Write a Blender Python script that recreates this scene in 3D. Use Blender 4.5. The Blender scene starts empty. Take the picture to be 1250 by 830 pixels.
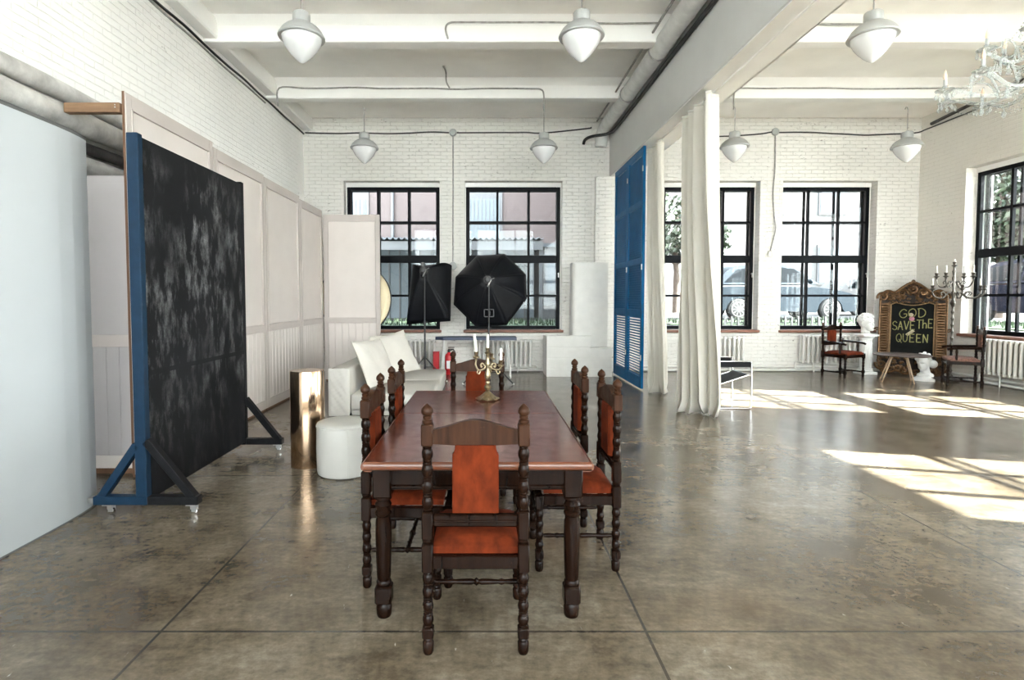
import bpy, bmesh, math, random
from mathutils import Vector, Matrix
PI = math.pi
R = math.radians
rnd = random.Random(7)
SC = bpy.context.scene
COL = SC.collection

# ------------------------------------------------------------------ mesh builder
class MB:
    def __init__(s):
        s.v = []; s.f = []; s.M = Matrix.Identity(4)
    def at(s, loc=(0, 0, 0), rz=0.0, rx=0.0, ry=0.0):
        s.M = Matrix.Translation(loc) @ Matrix.Rotation(rz, 4, 'Z') @ Matrix.Rotation(ry, 4, 'Y') @ Matrix.Rotation(rx, 4, 'X')
        return s
    def add(s, vs, fs):
        b = len(s.v); M = s.M
        s.v.extend([tuple(M @ Vector(p)) for p in vs])
        s.f.extend([tuple(b + i for i in f) for f in fs])
        return s
    def box(s, x0, x1, y0, y1, z0, z1, bev=0.0, seg=1):
        if x1 < x0: x0, x1 = x1, x0
        if y1 < y0: y0, y1 = y1, y0
        if z1 < z0: z0, z1 = z1, z0
        vs = [(x, y, z) for x in (x0, x1) for y in (y0, y1) for z in (z0, z1)]
        fs = [(0, 1, 3, 2), (4, 6, 7, 5), (0, 4, 5, 1), (2, 3, 7, 6), (0, 2, 6, 4), (1, 5, 7, 3)]
        if bev <= 0: return s.add(vs, fs)
        bm = bmesh.new()
        bv = [bm.verts.new(p) for p in vs]
        for f in fs: bm.faces.new([bv[i] for i in f])
        bev = min(bev, .49 * min(x1 - x0, y1 - y0, z1 - z0))
        bmesh.ops.bevel(bm, geom=bm.edges[:], offset=bev, segments=seg, profile=.5, affect='EDGES')
        bm.verts.index_update()
        s.add([tuple(v.co) for v in bm.verts], [[v.index for v in f.verts] for f in bm.faces])
        bm.free()
        return s
    def cbox(s, c, d, bev=0.0, seg=1):
        return s.box(c[0]-d[0]/2, c[0]+d[0]/2, c[1]-d[1]/2, c[1]+d[1]/2, c[2]-d[2]/2, c[2]+d[2]/2, bev, seg)
    def bar(s, p0, p1, w, h, bev=0.0, up=(0, 0, 1)):
        """a box beam from p0 to p1, w across, h along 'up'"""
        p0, p1 = Vector(p0), Vector(p1); d = p1 - p0; L = d.length; d.normalize()
        u = Vector(up)
        if abs(d.dot(u)) > .98: u = Vector((1, 0, 0))
        side = d.cross(u).normalized(); u = side.cross(d).normalized()
        old = s.M
        m = Matrix((side, d, u)).transposed().to_4x4(); m.translation = p0
        s.M = old @ m
        s.box(-w/2, w/2, 0, L, -h/2, h/2, bev)
        s.M = old
        return s
    def lathe(s, prof, p0=(0, 0, 0), axis=(0, 0, 1), n=14, cap=True):
        """prof: [(distance along axis, radius)]"""
        a = Vector(axis).normalized(); p0 = Vector(p0)
        e = Vector((1, 0, 0)) if abs(a.x) < .9 else Vector((0, 1, 0))
        u = a.cross(e).normalized(); w = a.cross(u)
        vs = []; fs = []
        for t, r in prof:
            for k in range(n):
                th = 2 * PI * k / n
                vs.append(p0 + a * t + (u * math.cos(th) + w * math.sin(th)) * r)
        for i in range(len(prof) - 1):
            for k in range(n):
                k2 = (k + 1) % n
                fs.append((i*n + k, i*n + k2, (i+1)*n + k2, (i+1)*n + k))
        if cap:
            fs.append(tuple(range(n))[::-1]); b = (len(prof) - 1) * n
            fs.append(tuple(b + k for k in range(n)))
        return s.add(vs, fs)
    def cyl(s, p0, p1, r0, r1=None, n=12):
        p0, p1 = Vector(p0), Vector(p1)
        return s.lathe([(0, r0), ((p1 - p0).length, r0 if r1 is None else r1)], p0, p1 - p0, n)
    def sphere(s, c, r, n=12, m=8, sc=(1, 1, 1)):
        vs = []; fs = []
        for i in range(m + 1):
            ph = PI * i / m
            for k in range(n):
                th = 2 * PI * k / n
                q = max(math.sin(ph), .001)
                vs.append((c[0] + r*sc[0]*q*math.cos(th), c[1] + r*sc[1]*q*math.sin(th), c[2] - r*sc[2]*math.cos(ph)))
        for i in range(m):
            for k in range(n):
                k2 = (k + 1) % n
                fs.append((i*n+k, i*n+k2, (i+1)*n+k2, (i+1)*n+k))
        return s.add(vs, fs)
    def tube(s, pts, r, n=8, closed=False, flat=None):
        """sweep a circle (radius r or list of radii) along pts"""
        P = [Vector(p) for p in pts]; N = len(P)
        if N < 2: return s
        rr = r if isinstance(r, (list, tuple)) else [r] * N
        T = []
        for i in range(N):
            a = P[(i - 1) % N] if (closed or i > 0) else P[i]
            b = P[(i + 1) % N] if (closed or i < N - 1) else P[i]
            d = b - a
            T.append(d.normalized() if d.length > 1e-9 else Vector((0, 0, 1)))
        e = Vector((0, 0, 1)) if abs(T[0].z) < .9 else Vector((1, 0, 0))
        u = (e - T[0] * e.dot(T[0])).normalized()
        vs = []; fs = []
        for i in range(N):
            u = (u - T[i] * u.dot(T[i]))
            u = u.normalized() if u.length > 1e-6 else T[i].orthogonal().normalized()
            w = T[i].cross(u)
            for k in range(n):
                th = 2 * PI * k / n
                vs.append(P[i] + (u * math.cos(th) + w * math.sin(th)) * rr[i])
        for i in range(N if closed else N - 1):
            j = (i + 1) % N
            for k in range(n):
                k2 = (k + 1) % n
                fs.append((i*n+k, i*n+k2, j*n+k2, j*n+k))
        if not closed:
            fs.append(tuple(range(n))[::-1]); fs.append(tuple((N-1)*n + k for k in range(n)))
        return s.add(vs, fs)
    def prism(s, poly, a0, a1, plane='XZ'):
        """extrude a 2-D outline between a0 and a1 along the third axis"""
        def P(p, a):
            return {'XZ': (p[0], a, p[1]), 'YZ': (a, p[0], p[1]), 'XY': (p[0], p[1], a)}[plane]
        n = len(poly)
        vs = [P(p, a0) for p in poly] + [P(p, a1) for p in poly]
        fs = [tuple(range(n)), tuple(range(2*n-1, n-1, -1))] + [(i, n+i, n+(i+1) % n, (i+1) % n) for i in range(n)]
        return s.add(vs, fs)
    def grid(s, fn, nu, nv, closed=False):
        vs = [fn(i / nu, j / nv) for j in range(nv + 1) for i in range(nu + 1)]
        fs = [(j*(nu+1)+i, j*(nu+1)+i+1, (j+1)*(nu+1)+i+1, (j+1)*(nu+1)+i) for j in range(nv) for i in range(nu)]
        return s.add(vs, fs)
    def build(s, name, mat, parent=None, smooth=40, loc=None, recalc=True):
        me = bpy.data.meshes.new(name)
        me.from_pydata(s.v, [], s.f)
        if recalc:
            bm = bmesh.new(); bm.from_mesh(me)
            bmesh.ops.recalc_face_normals(bm, faces=bm.faces[:])
            bm.to_mesh(me); bm.free()
        me.update()
        if smooth:
            me.polygons.foreach_set('use_smooth', [True] * len(me.polygons))
            me.set_sharp_from_angle(angle=R(smooth))
        me.materials.append(mat)
        o = bpy.data.objects.new(name, me); COL.objects.link(o)
        if parent is not None: o.parent = parent
        if loc is not None: o.location = loc
        return o

def tag(o, label, cat, group=None, kind=None):
    o['label'] = label; o['category'] = cat
    if group: o['group'] = group
    if kind: o['kind'] = kind
    return o
def thing(name, label, cat, loc=(0, 0, 0), rz=0.0, group=None):
    o = bpy.data.objects.new(name, None); COL.objects.link(o)
    o.empty_display_size = .1
    o.location = loc; o.rotation_euler = (0, 0, rz)
    return tag(o, label, cat, group)
def struct(o, label, cat):
    return tag(o, label, cat, None, 'structure')
def children_of(o):
    return [c for c in o.children]
def dup(root, loc, rz, label, name=None):
    def cp(o, par):
        c = o.copy(); COL.objects.link(c); c.parent = par
        for ch in children_of(o): cp(ch, c)
        return c
    r = cp(root, None)
    r.location = loc; r.rotation_euler = (0, 0, rz); r['label'] = label
    return r
def smoothpath(pts, k=6):
    """Catmull-Rom through pts"""
    P = [Vector(p) for p in pts]; out = []
    for i in range(len(P) - 1):
        a = P[max(i-1, 0)]; b = P[i]; c = P[i+1]; d = P[min(i+2, len(P)-1)]
        for j in range(k):
            t = j / k
            out.append(.5*((2*b) + (c-a)*t + (2*a-5*b+4*c-d)*t*t + (3*b-a-3*c+d)*t**3))
    out.append(P[-1])
    return out

# ------------------------------------------------------------------ materials
def nodes(name):
    m = bpy.data.materials.new(name); m.use_nodes = True
    nt = m.node_tree; b = nt.nodes['Principled BSDF']
    return m, nt, b
def N(nt, t, **kw):
    n = nt.nodes.new(t)
    for k, v in kw.items(): setattr(n, k, v)
    return n
def coords(nt, scale=(1, 1, 1), rot=(0, 0, 0)):
    tc = N(nt, 'ShaderNodeTexCoord'); mp = N(nt, 'ShaderNodeMapping')
    mp.inputs['Scale'].default_value = scale; mp.inputs['Rotation'].default_value = rot
    nt.links.new(tc.outputs['Object'], mp.inputs['Vector'])
    return mp.outputs['Vector']
def noise(nt, vec, scale, detail=4, rough=.55):
    n = N(nt, 'ShaderNodeTexNoise')
    n.inputs['Scale'].default_value = scale; n.inputs['Detail'].default_value = detail; n.inputs['Roughness'].default_value = rough
    if vec is not None: nt.links.new(vec, n.inputs['Vector'])
    return n.outputs['Fac']
def ramp(nt, fac, stops):
    r = N(nt, 'ShaderNodeValToRGB'); e = r.color_ramp.elements
    while len(e) < len(stops): e.new(.5)
    for el, (p, c) in zip(e, stops):
        el.position = p; el.color = (c[0], c[1], c[2], 1) if not isinstance(c, (int, float)) else (c, c, c, 1)
    nt.links.new(fac, r.inputs['Fac'])
    return r.outputs['Color']
def mixc(nt, fac, a, b, mode='MIX'):
    m = N(nt, 'ShaderNodeMix', data_type='RGBA', blend_type=mode)
    for i, x in ((0, fac), (6, a), (7, b)):
        if isinstance(x, bpy.types.NodeSocket): nt.links.new(x, m.inputs[i])
        elif isinstance(x, (int, float)): m.inputs[i].default_value = x if i == 0 else (x, x, x, 1)
        else: m.inputs[i].default_value = (x[0], x[1], x[2], 1)
    return m.outputs[2]
def math_(nt, op, a, b=None, c=None):
    m = N(nt, 'ShaderNodeMath', operation=op)
    for i, x in enumerate((a, b, c)):
        if x is None: continue
        if isinstance(x, bpy.types.NodeSocket): nt.links.new(x, m.inputs[i])
        else: m.inputs[i].default_value = x
    return m.outputs[0]
def bump(nt, b, h, strength=.3, dist=.01):
    n = N(nt, 'ShaderNodeBump'); n.inputs['Strength'].default_value = strength; n.inputs['Distance'].default_value = dist
    nt.links.new(h, n.inputs['Height']); nt.links.new(n.outputs['Normal'], b.inputs['Normal'])
def mat(name, col, rough=.5, metal=0., var=.12, vscale=6., bumpy=0., bscale=60., coat=0., sheen=0., spec=None, stretch=(1, 1, 1), bdist=.004):
    m, nt, b = nodes(name)
    v = coords(nt, stretch)
    f = noise(nt, v, vscale)
    lo = tuple(c * (1 - var) for c in col); hi = tuple(min(c * (1 + var), 1) for c in col)
    nt.links.new(ramp(nt, f, [(.3, lo), (.7, hi)]), b.inputs['Base Color'])
    b.inputs['Roughness'].default_value = rough; b.inputs['Metallic'].default_value = metal
    if coat: b.inputs['Coat Weight'].default_value = coat; b.inputs['Coat Roughness'].default_value = .12
    if sheen: b.inputs['Sheen Weight'].default_value = sheen; b.inputs['Sheen Roughness'].default_value = .4
    if spec is not None: b.inputs['Specular IOR Level'].default_value = spec
    if bumpy: bump(nt, b, noise(nt, v, bscale), bumpy, bdist)
    return m

def brick_mat(name, axis, paint, mortar_dark, flake, bstr=.8, courses=.075, amount=.5):
    """painted brickwork on a wall that runs along 'axis' ('X' or 'Y')"""
    m, nt, b = nodes(name)
    tc = N(nt, 'ShaderNodeTexCoord'); sp = N(nt, 'ShaderNodeSeparateXYZ'); cb = N(nt, 'ShaderNodeCombineXYZ')
    nt.links.new(tc.outputs['Object'], sp.inputs[0])
    # a little wobble keeps the courses from being ruler-straight
    wob = noise(nt, tc.outputs['Object'], 2.2, 2)
    z = math_(nt, 'ADD', sp.outputs['Z'], math_(nt, 'MULTIPLY', wob, .03))
    nt.links.new(sp.outputs[axis], cb.inputs[0]); nt.links.new(z, cb.inputs[1])
    br = N(nt, 'ShaderNodeTexBrick')
    nt.links.new(cb.outputs[0], br.inputs['Vector'])
    br.inputs['Scale'].default_value = 1.0
    br.inputs['Brick Width'].default_value = .26; br.inputs['Row Height'].default_value = courses
    br.inputs['Mortar Size'].default_value = .007; br.inputs['Mortar Smooth'].default_value = .6
    br.inputs['Color1'].default_value = (1, 1, 1, 1); br.inputs['Color2'].default_value = (.9, .9, .9, 1); br.inputs['Mortar'].default_value = (0, 0, 0, 1)
    big = noise(nt, tc.outputs['Object'], 1.1, 4)
    base = ramp(nt, big, [(.3, tuple(c*.93 for c in paint)), (.7, paint)])
    fine = noise(nt, tc.outputs['Object'], 14, 5, .65)
    mort = math_(nt, 'MULTIPLY', br.outputs['Fac'], ramp(nt, fine, [(.42, 0.0), (.68, 1.0)]))
    c1 = mixc(nt, math_(nt, 'MULTIPLY', mort, amount), base, mortar_dark)
    # chips in the paint, gathered along the joints and in patches
    mpv = N(nt, 'ShaderNodeMapping'); mpv.inputs['Scale'].default_value = (9, 9, 22); nt.links.new(tc.outputs['Object'], mpv.inputs[0])
    sp2 = noise(nt, mpv.outputs[0], 1.0, 6, .7)
    patch = noise(nt, tc.outputs['Object'], .9, 3)
    chips = math_(nt, 'MULTIPLY', ramp(nt, sp2, [(.62, 0.0), (.66, 1.0)]), ramp(nt, patch, [(.42, .0), (.58, 1.0)]))
    c2 = mixc(nt, math_(nt, 'MULTIPLY', chips, .75), c1, flake)
    nt.links.new(c2, b.inputs['Base Color'])
    b.inputs['Roughness'].default_value = .62
    h = math_(nt, 'ADD', math_(nt, 'MULTIPLY', math_(nt, 'SUBTRACT', 1.0, br.outputs['Fac']), .8), math_(nt, 'MULTIPLY', fine, .45))
    bump(nt, b, h, bstr, .012)
    return m

def floor_mat():
    m, nt, b = nodes('concrete_floor')
    tc = N(nt, 'ShaderNodeTexCoord'); o = tc.outputs['Object']
    sp = N(nt, 'ShaderNodeSeparateXYZ'); nt.links.new(o, sp.inputs[0])
    n1 = noise(nt, o, .55, 6, .6); n2 = noise(nt, o, 3.2, 8, .68); n3 = noise(nt, o, 26, 5, .7)
    mp = N(nt, 'ShaderNodeMapping'); mp.inputs['Scale'].default_value = (2, 7, 1); mp.inputs['Rotation'].default_value = (0, 0, .5); nt.links.new(o, mp.inputs[0])
    n4 = noise(nt, mp.outputs[0], 3.0, 7, .7)
    c = ramp(nt, n1, [(.3, (.058, .044, .029)), (.5, (.118, .099, .074)), (.7, (.200, .179, .147))])
    c = mixc(nt, 1.0, c, ramp(nt, n2, [(.3, (.30, .27, .23)), (.5, (.52, .5, .47)), (.7, (.74, .73, .72))]), 'OVERLAY')
    c = mixc(nt, .55, c, ramp(nt, n4, [(.32, (.28, .27, .26)), (.7, (.70, .70, .70))]), 'OVERLAY')
    c = mixc(nt, .7, c, ramp(nt, n3, [(.3, (.28, .28, .28)), (.7, (.70, .70, .70))]), 'OVERLAY')
    # rusty stains with a shape of their own
    st = noise(nt, o, .42, 3, .5)
    c = mixc(nt, math_(nt, 'MULTIPLY', ramp(nt, st, [(.55, 0.0), (.7, 1.0)]), .5), c, (.21, .115, .045))
    # pale scuffs
    mp2 = N(nt, 'ShaderNodeMapping'); mp2.inputs['Scale'].default_value = (16, 5, 1); mp2.inputs['Rotation'].default_value = (0, 0, 1.0); nt.links.new(o, mp2.inputs[0])
    sc = noise(nt, mp2.outputs[0], 1.6, 5, .6)
    c = mixc(nt, math_(nt, 'MULTIPLY', ramp(nt, sc, [(.70, 0.0), (.76, 1.0)]), .6), c, (.6, .57, .52))
    # saw-cut joints of the slab
    def joint(co, off, period):
        q = math_(nt, 'FRACT', math_(nt, 'DIVIDE', math_(nt, 'ADD', co, off), period))
        d = math_(nt, 'ABSOLUTE', math_(nt, 'SUBTRACT', q, .5))
        return math_(nt, 'GREATER_THAN', d, .5 - .007 / period)
    jx = joint(sp.outputs['X'], 1.49 + 22.3, 2.23); jy = joint(sp.outputs['Y'], -2.44 + 22.0, 2.2)
    j = math_(nt, 'MAXIMUM', jx, jy)
    c = mixc(nt, math_(nt, 'MULTIPLY', j, .85), c, (.035, .028, .022))
    nt.links.new(c, b.inputs['Base Color'])
    rr = ramp(nt, n2, [(.3, .17), (.75, .268)])
    nt.links.new(rr, b.inputs['Roughness'])
    b.inputs['Specular IOR Level'].default_value = .75
    h = math_(nt, 'SUBTRACT', math_(nt, 'ADD', math_(nt, 'MULTIPLY', n3, .35), math_(nt, 'MULTIPLY', n2, .6)), j)
    bump(nt, b, h, .14, .006)
    return m

def wood_mat(name, dark, light, rough=.32, coat=.3, scale=9., stretch=(1, 1, .08), worn=None, spec=.35, smooth=False):
    m, nt, b = nodes(name)
    v = coords(nt, stretch)
    g = noise(nt, v, scale * 3, 6, .6)
    c = ramp(nt, g, [(.3, dark), (.68, light)])
    v2 = coords(nt)
    if worn:
        w = noise(nt, v2, 38, 4, .7)
        c = mixc(nt, math_(nt, 'MULTIPLY', ramp(nt, w, [(.66, 0.0), (.74, 1.0)]), .55), c, worn)
    nt.links.new(c, b.inputs['Base Color'])
    r = ramp(nt, noise(nt, v2, 14, 3), [(.3, .15), (.7, .265)] if smooth else [(.3, max(rough-.08, .285)), (.7, rough+.1)])
    nt.links.new(r, b.inputs['Roughness'])
    b.inputs['Coat Weight'].default_value = coat; b.inputs['Coat Roughness'].default_value = .15
    b.inputs['Specular IOR Level'].default_value = spec
    bump(nt, b, g, .12, .002)
    return m

def glass_pane_mat(name, tint=(.93, .97, .98), refl=.06):
    m = bpy.data.materials.new(name); m.use_nodes = True
    nt = m.node_tree; nt.nodes.clear()
    out = N(nt, 'ShaderNodeOutputMaterial'); mx = N(nt, 'ShaderNodeMixShader')
    tr = N(nt, 'ShaderNodeBsdfTransparent'); gl = N(nt, 'ShaderNodeBsdfGlossy'); lw = N(nt, 'ShaderNodeLayerWeight')
    tr.inputs['Color'].default_value = (*tint, 1); gl.inputs['Roughness'].default_value = .03
    lw.inputs['Blend'].default_value = .25
    f = math_(nt, 'ADD', math_(nt, 'MULTIPLY', lw.outputs['Fresnel'], .35), refl * .15)
    nt.links.new(f, mx.inputs[0]); nt.links.new(tr.outputs[0], mx.inputs[1]); nt.links.new(gl.outputs[0], mx.inputs[2])
    nt.links.new(mx.outputs[0], out.inputs[0])
    return m

def cloth_mat(name, col, trans=.35, wr=0.0):
    m = bpy.data.materials.new(name); m.use_nodes = True
    nt = m.node_tree; b = nt.nodes['Principled BSDF']; out = nt.nodes['Material Output']
    v = coords(nt)
    c = ramp(nt, noise(nt, v, 5, 3), [(.3, tuple(x*.95 for x in col)), (.7, col)])
    nt.links.new(c, b.inputs['Base Color']); b.inputs['Roughness'].default_value = .85
    b.inputs['Specular IOR Level'].default_value = .2
    weave = noise(nt, v, 220, 2)
    bump(nt, b, weave, .1, .002)
    if trans:
        t = N(nt, 'ShaderNodeBsdfTranslucent'); mx = N(nt, 'ShaderNodeMixShader'); mx.inputs[0].default_value = trans
        nt.links.new(c, t.inputs['Color'])
        nt.links.new(b.outputs[0], mx.inputs[1]); nt.links.new(t.outputs[0], mx.inputs[2]); nt.links.new(mx.outputs[0], out.inputs[0])
    return m

def chalkboard_mat():
    m, nt, b = nodes('chalkboard_paint')
    v = coords(nt)
    sp = N(nt, 'ShaderNodeSeparateXYZ'); nt.links.new(v, sp.inputs[0])
    mp = N(nt, 'ShaderNodeMapping'); mp.inputs['Scale'].default_value = (1, 6.5, 2.6); nt.links.new(v, mp.inputs[0])
    a = noise(nt, mp.outputs[0], 1.5, 6, .66); p = noise(nt, v, 1.5, 3, .5); f = noise(nt, v, 60, 3, .8)
    smear = math_(nt, 'MULTIPLY', ramp(nt, a, [(.47, 0.0), (.80, 1.0)]), ramp(nt, p, [(.32, 0.0), (.62, 1.0)]))
    smear = math_(nt, 'MULTIPLY', smear, ramp(nt, f, [(.3, .35), (.7, 1.0)]))
    # bare edges and a wiped band across the board
    zc = sp.outputs['Z']
    band = math_(nt, 'SUBTRACT', 1.0, math_(nt, 'MULTIPLY', math_(nt, 'LESS_THAN', math_(nt, 'ABSOLUTE', math_(nt, 'SUBTRACT', zc, 1.00)), .018), .95))
    top = ramp(nt, math_(nt, 'DIVIDE', zc, 2.7), [(.12, .15), (.3, .7), (.88, 1.0), (.97, .1)])
    smear = math_(nt, 'MULTIPLY', math_(nt, 'MULTIPLY', smear, band), top)
    haze = noise(nt, v, 1.1, 4)
    base = ramp(nt, haze, [(.3, (.006, .006, .007)), (.7, (.014, .014, .016))])
    c = mixc(nt, math_(nt, 'MULTIPLY', smear, .98), base, (.42, .43, .44))
    nt.links.new(c, b.inputs['Base Color'])
    b.inputs['Roughness'].default_value = .7
    b.inputs['Specular IOR Level'].default_value = .12
    bump(nt, b, f, .1, .002)
    return m

M = {}
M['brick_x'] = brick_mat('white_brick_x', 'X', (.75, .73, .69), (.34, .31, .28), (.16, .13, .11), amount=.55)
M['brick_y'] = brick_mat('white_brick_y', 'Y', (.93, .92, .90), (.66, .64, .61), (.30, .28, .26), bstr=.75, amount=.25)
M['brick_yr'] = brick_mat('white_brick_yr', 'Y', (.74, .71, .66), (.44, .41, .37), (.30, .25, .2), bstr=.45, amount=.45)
M['plaster'] = mat('plaster_white', (.90, .885, .855), .8, var=.05, vscale=1.4, bumpy=.25, bscale=30)
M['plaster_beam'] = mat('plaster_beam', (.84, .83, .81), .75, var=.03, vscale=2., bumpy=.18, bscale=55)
M['plaster_shaded'] = mat('plaster_beam_shaded', (.63, .63, .62), .75, var=.03, vscale=2., bumpy=.18, bscale=55)  # shade on the main beam's side put into a greyer plaster
M['reveal'] = mat('reveal_white', (.84, .83, .81), .7, var=.04, vscale=3, bumpy=.2, bscale=40)
M['floor'] = floor_mat()
M['frame_black'] = mat('window_paint_black', (.005, .006, .008), .45, spec=.08, var=.3, vscale=20, bumpy=.15)
M['sill'] = mat('sill_redbrown', (.20, .085, .055), .5, var=.25, vscale=9)
M['glass'] = glass_pane_mat('window_glass')
M['wood_chair'] = wood_mat('dark_oak', (.0028, .0013, .0008), (.0135, .0056, .003), .36, .0, worn=(.07, .031, .017), spec=.10, smooth=True)
M['wood_mid'] = wood_mat('mid_oak', (.015, .006, .003), (.046, .0185, .0088), .34, .0, worn=(.10, .048, .026), spec=.12)
M['wood_finial'] = wood_mat('worn_oak', (.028, .011, .0055), (.070, .028, .014), .36, .1)
M['wood_table'] = wood_mat('red_mahogany', (.048, .010, .0055), (.125, .029, .0135), .22, .35, scale=5., stretch=(1, .07, 1), spec=.5, smooth=True)
M['wood_edge'] = wood_mat('mahogany_edge', (.065, .019, .008), (.15, .05, .022), .3, .35, scale=6, stretch=(.08, .3, 1))
M['velvet'] = mat('rust_velvet', (.088, .0135, .0032), .85, var=.45, vscale=16, bumpy=.25, bscale=90, sheen=.0, spec=.1, stretch=(1, 1, .5))
M['velvet_dark'] = mat('deep_rust_velvet', (.30, .045, .014), .85, var=.22, vscale=9, bumpy=.25, bscale=90, sheen=.3)
M['leather_white'] = mat('white_leather', (.47, .458, .43), .45, var=.03, vscale=4, bumpy=.12, bscale=28, bdist=.01)
M['sofa_cloth'] = mat('white_slipcover', (.52, .50, .465), .8, var=.04, vscale=4, bumpy=.35, bscale=9, bdist=.03)
M['pillow'] = mat('cream_pillow', (.58, .55, .505), .85, var=.03, vscale=6, bumpy=.3, bscale=12, bdist=.02)
M['piping'] = mat('cream_piping', (.55, .52, .46), .8)
M['flat_paint'] = mat('flat_pinkish_white', (.64, .585, .555), .55, var=.03, vscale=3, bumpy=.1, bscale=30)
M['flat_trim'] = mat('flat_trim_paint', (.50, .45, .425), .55, var=.04, vscale=3)
M['flat_grey'] = mat('flat_grey_paint', (.42, .395, .40), .55, var=.03, vscale=3)
M['flat_edge'] = mat('raw_board_edge', (.13, .065, .035), .7)
M['board_white'] = mat('painted_board_white', (.46, .488, .51), .5, var=.02, vscale=2)
M['board_edge'] = mat('board_edge_dark', (.10, .10, .10), .6)
M['raw_pine'] = wood_mat('raw_pine', (.15, .085, .046), (.24, .145, .085), .55, .0, stretch=(.06, 1, 1))
M['chalkboard'] = chalkboard_mat()
M['blue_frame'] = mat('blue_frame_paint', (.004, .019, .042), .55, spec=.2, var=.15, vscale=14, bumpy=.1)
M['black_frame'] = mat('black_frame_paint', (.007, .007, .008), .5, spec=.12, var=.3, vscale=25, bumpy=.1)
M['shutter_blue'] = mat('shutter_blue', (.002, .100, .25), .5, spec=.12, var=.12, vscale=5, bumpy=.1)
M['brass'] = mat('polished_brass', (.66, .46, .31), .13, 1.0, var=.05, vscale=2, bumpy=.03, bscale=6)
M['brass_dark'] = mat('worn_brass', (.27, .22, .14), .32, 1.0, var=.35, vscale=40, bumpy=.6, bscale=70)
M['chrome'] = mat('chrome', (.78, .79, .80), .10, 1.0, var=.03)
M['steel'] = mat('galvanised_steel', (.50, .50, .50), .35, 1.0, var=.15, vscale=20)
M['silver'] = mat('tarnished_silver', (.12, .11, .098), .34, 1.0, var=.35, vscale=30, bumpy=.3)
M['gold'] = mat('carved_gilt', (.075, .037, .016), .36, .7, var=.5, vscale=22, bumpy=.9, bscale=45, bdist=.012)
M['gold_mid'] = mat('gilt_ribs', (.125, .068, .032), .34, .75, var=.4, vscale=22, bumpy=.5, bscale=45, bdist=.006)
M['gold_shade'] = mat('gilt_recess_shade', (.014, .0065, .003), .6, .2, var=.4, vscale=22, bumpy=.8, bscale=45, bdist=.012)  # shade in the recesses behind the carving painted as darker gilt
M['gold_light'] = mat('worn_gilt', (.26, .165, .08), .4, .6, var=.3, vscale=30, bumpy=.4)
M['nylon'] = mat('black_nylon', (.004, .0045, .0065), .48, var=.3, vscale=7, bumpy=.2, bscale=6, bdist=.03, spec=.22)
M['black_plastic'] = mat('black_plastic', (.015, .015, .016), .4)
M['white_diff'] = mat('diffuser_white', (.85, .85, .84), .8, var=.02)
M['gold_cloth'] = mat('reflector_gold', (.72, .62, .42), .5, .15, var=.08, vscale=3)
M['red'] = mat('red_enamel', (.55, .012, .02), .35, var=.12)
M['white_metal'] = mat('white_enamel', (.80, .79, .77), .38, var=.04, vscale=5)
M['rad_paint'] = mat('radiator_paint', (.64, .625, .59), .42, var=.05, vscale=6, bumpy=.06)
M['navy'] = mat('navy_vinyl', (.03, .045, .085), .5)
M['wax'] = mat('candle_wax', (.64, .615, .555), .5, var=.03)
M['plaster_cast'] = mat('plaster_cast', (.74, .735, .72), .6, var=.03, bumpy=.2, bscale=40)
M['lamp_metal'] = mat('lamp_grey', (.36, .365, .36), .45, var=.05)
M['cable_grey'] = mat('cable_grey', (.30, .295, .28), .6, var=.3, vscale=14)
M['cable_black'] = mat('cable_black', (.018, .018, .018), .5)
M['pipe_grey'] = mat('pipe_whitewash', (.62, .615, .60), .5, var=.14, vscale=6, bumpy=.15, bscale=18)
M['pipe_alu'] = mat('pipe_lagging', (.55, .54, .52), .4, .2, var=.3, vscale=5, bumpy=.5, bscale=9, bdist=.03)
M['pipe_dark'] = mat('pipe_dark', (.045, .042, .042), .5, var=.4, vscale=9, bumpy=.3)
M['curtain'] = cloth_mat('curtain_cream', (.74, .715, .655), .3)
M['black_leather'] = mat('black_leather', (.008, .008, .009), .6, spec=.15, var=.2, bumpy=.2)
M['stool_top'] = wood_mat('stool_top', (.035, .023, .018), (.075, .05, .038), .5, .0, stretch=(1, .1, 1))
M['stool_leg'] = wood_mat('stool_leg', (.33, .22, .14), (.50, .36, .25), .5, .0)
M['slate'] = mat('slate_black', (.007, .0075, .007), .7, spec=.08, var=.3, vscale=5)
M['paint_yellow'] = mat('paint_yellow', (.23, .215, .07), .6, var=.35, vscale=30)
M['paint_pink'] = mat('paint_pink', (.36, .13, .19), .6, var=.4, vscale=40)
M['paint_cream'] = mat('paint_cream', (.40, .34, .23), .6, var=.3, vscale=40)
M['seat_pattern'] = mat('patterned_seat', (.16, .075, .055), .8, var=.7, vscale=50)
def milk_glass():
    m, nt, b = nodes('milk_glass')
    b.inputs['Base Color'].default_value = (.62, .625, .63, 1); b.inputs['Roughness'].default_value = .08
    b.inputs['Coat Weight'].default_value = .5
    return m
M['milk'] = milk_glass()
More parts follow.
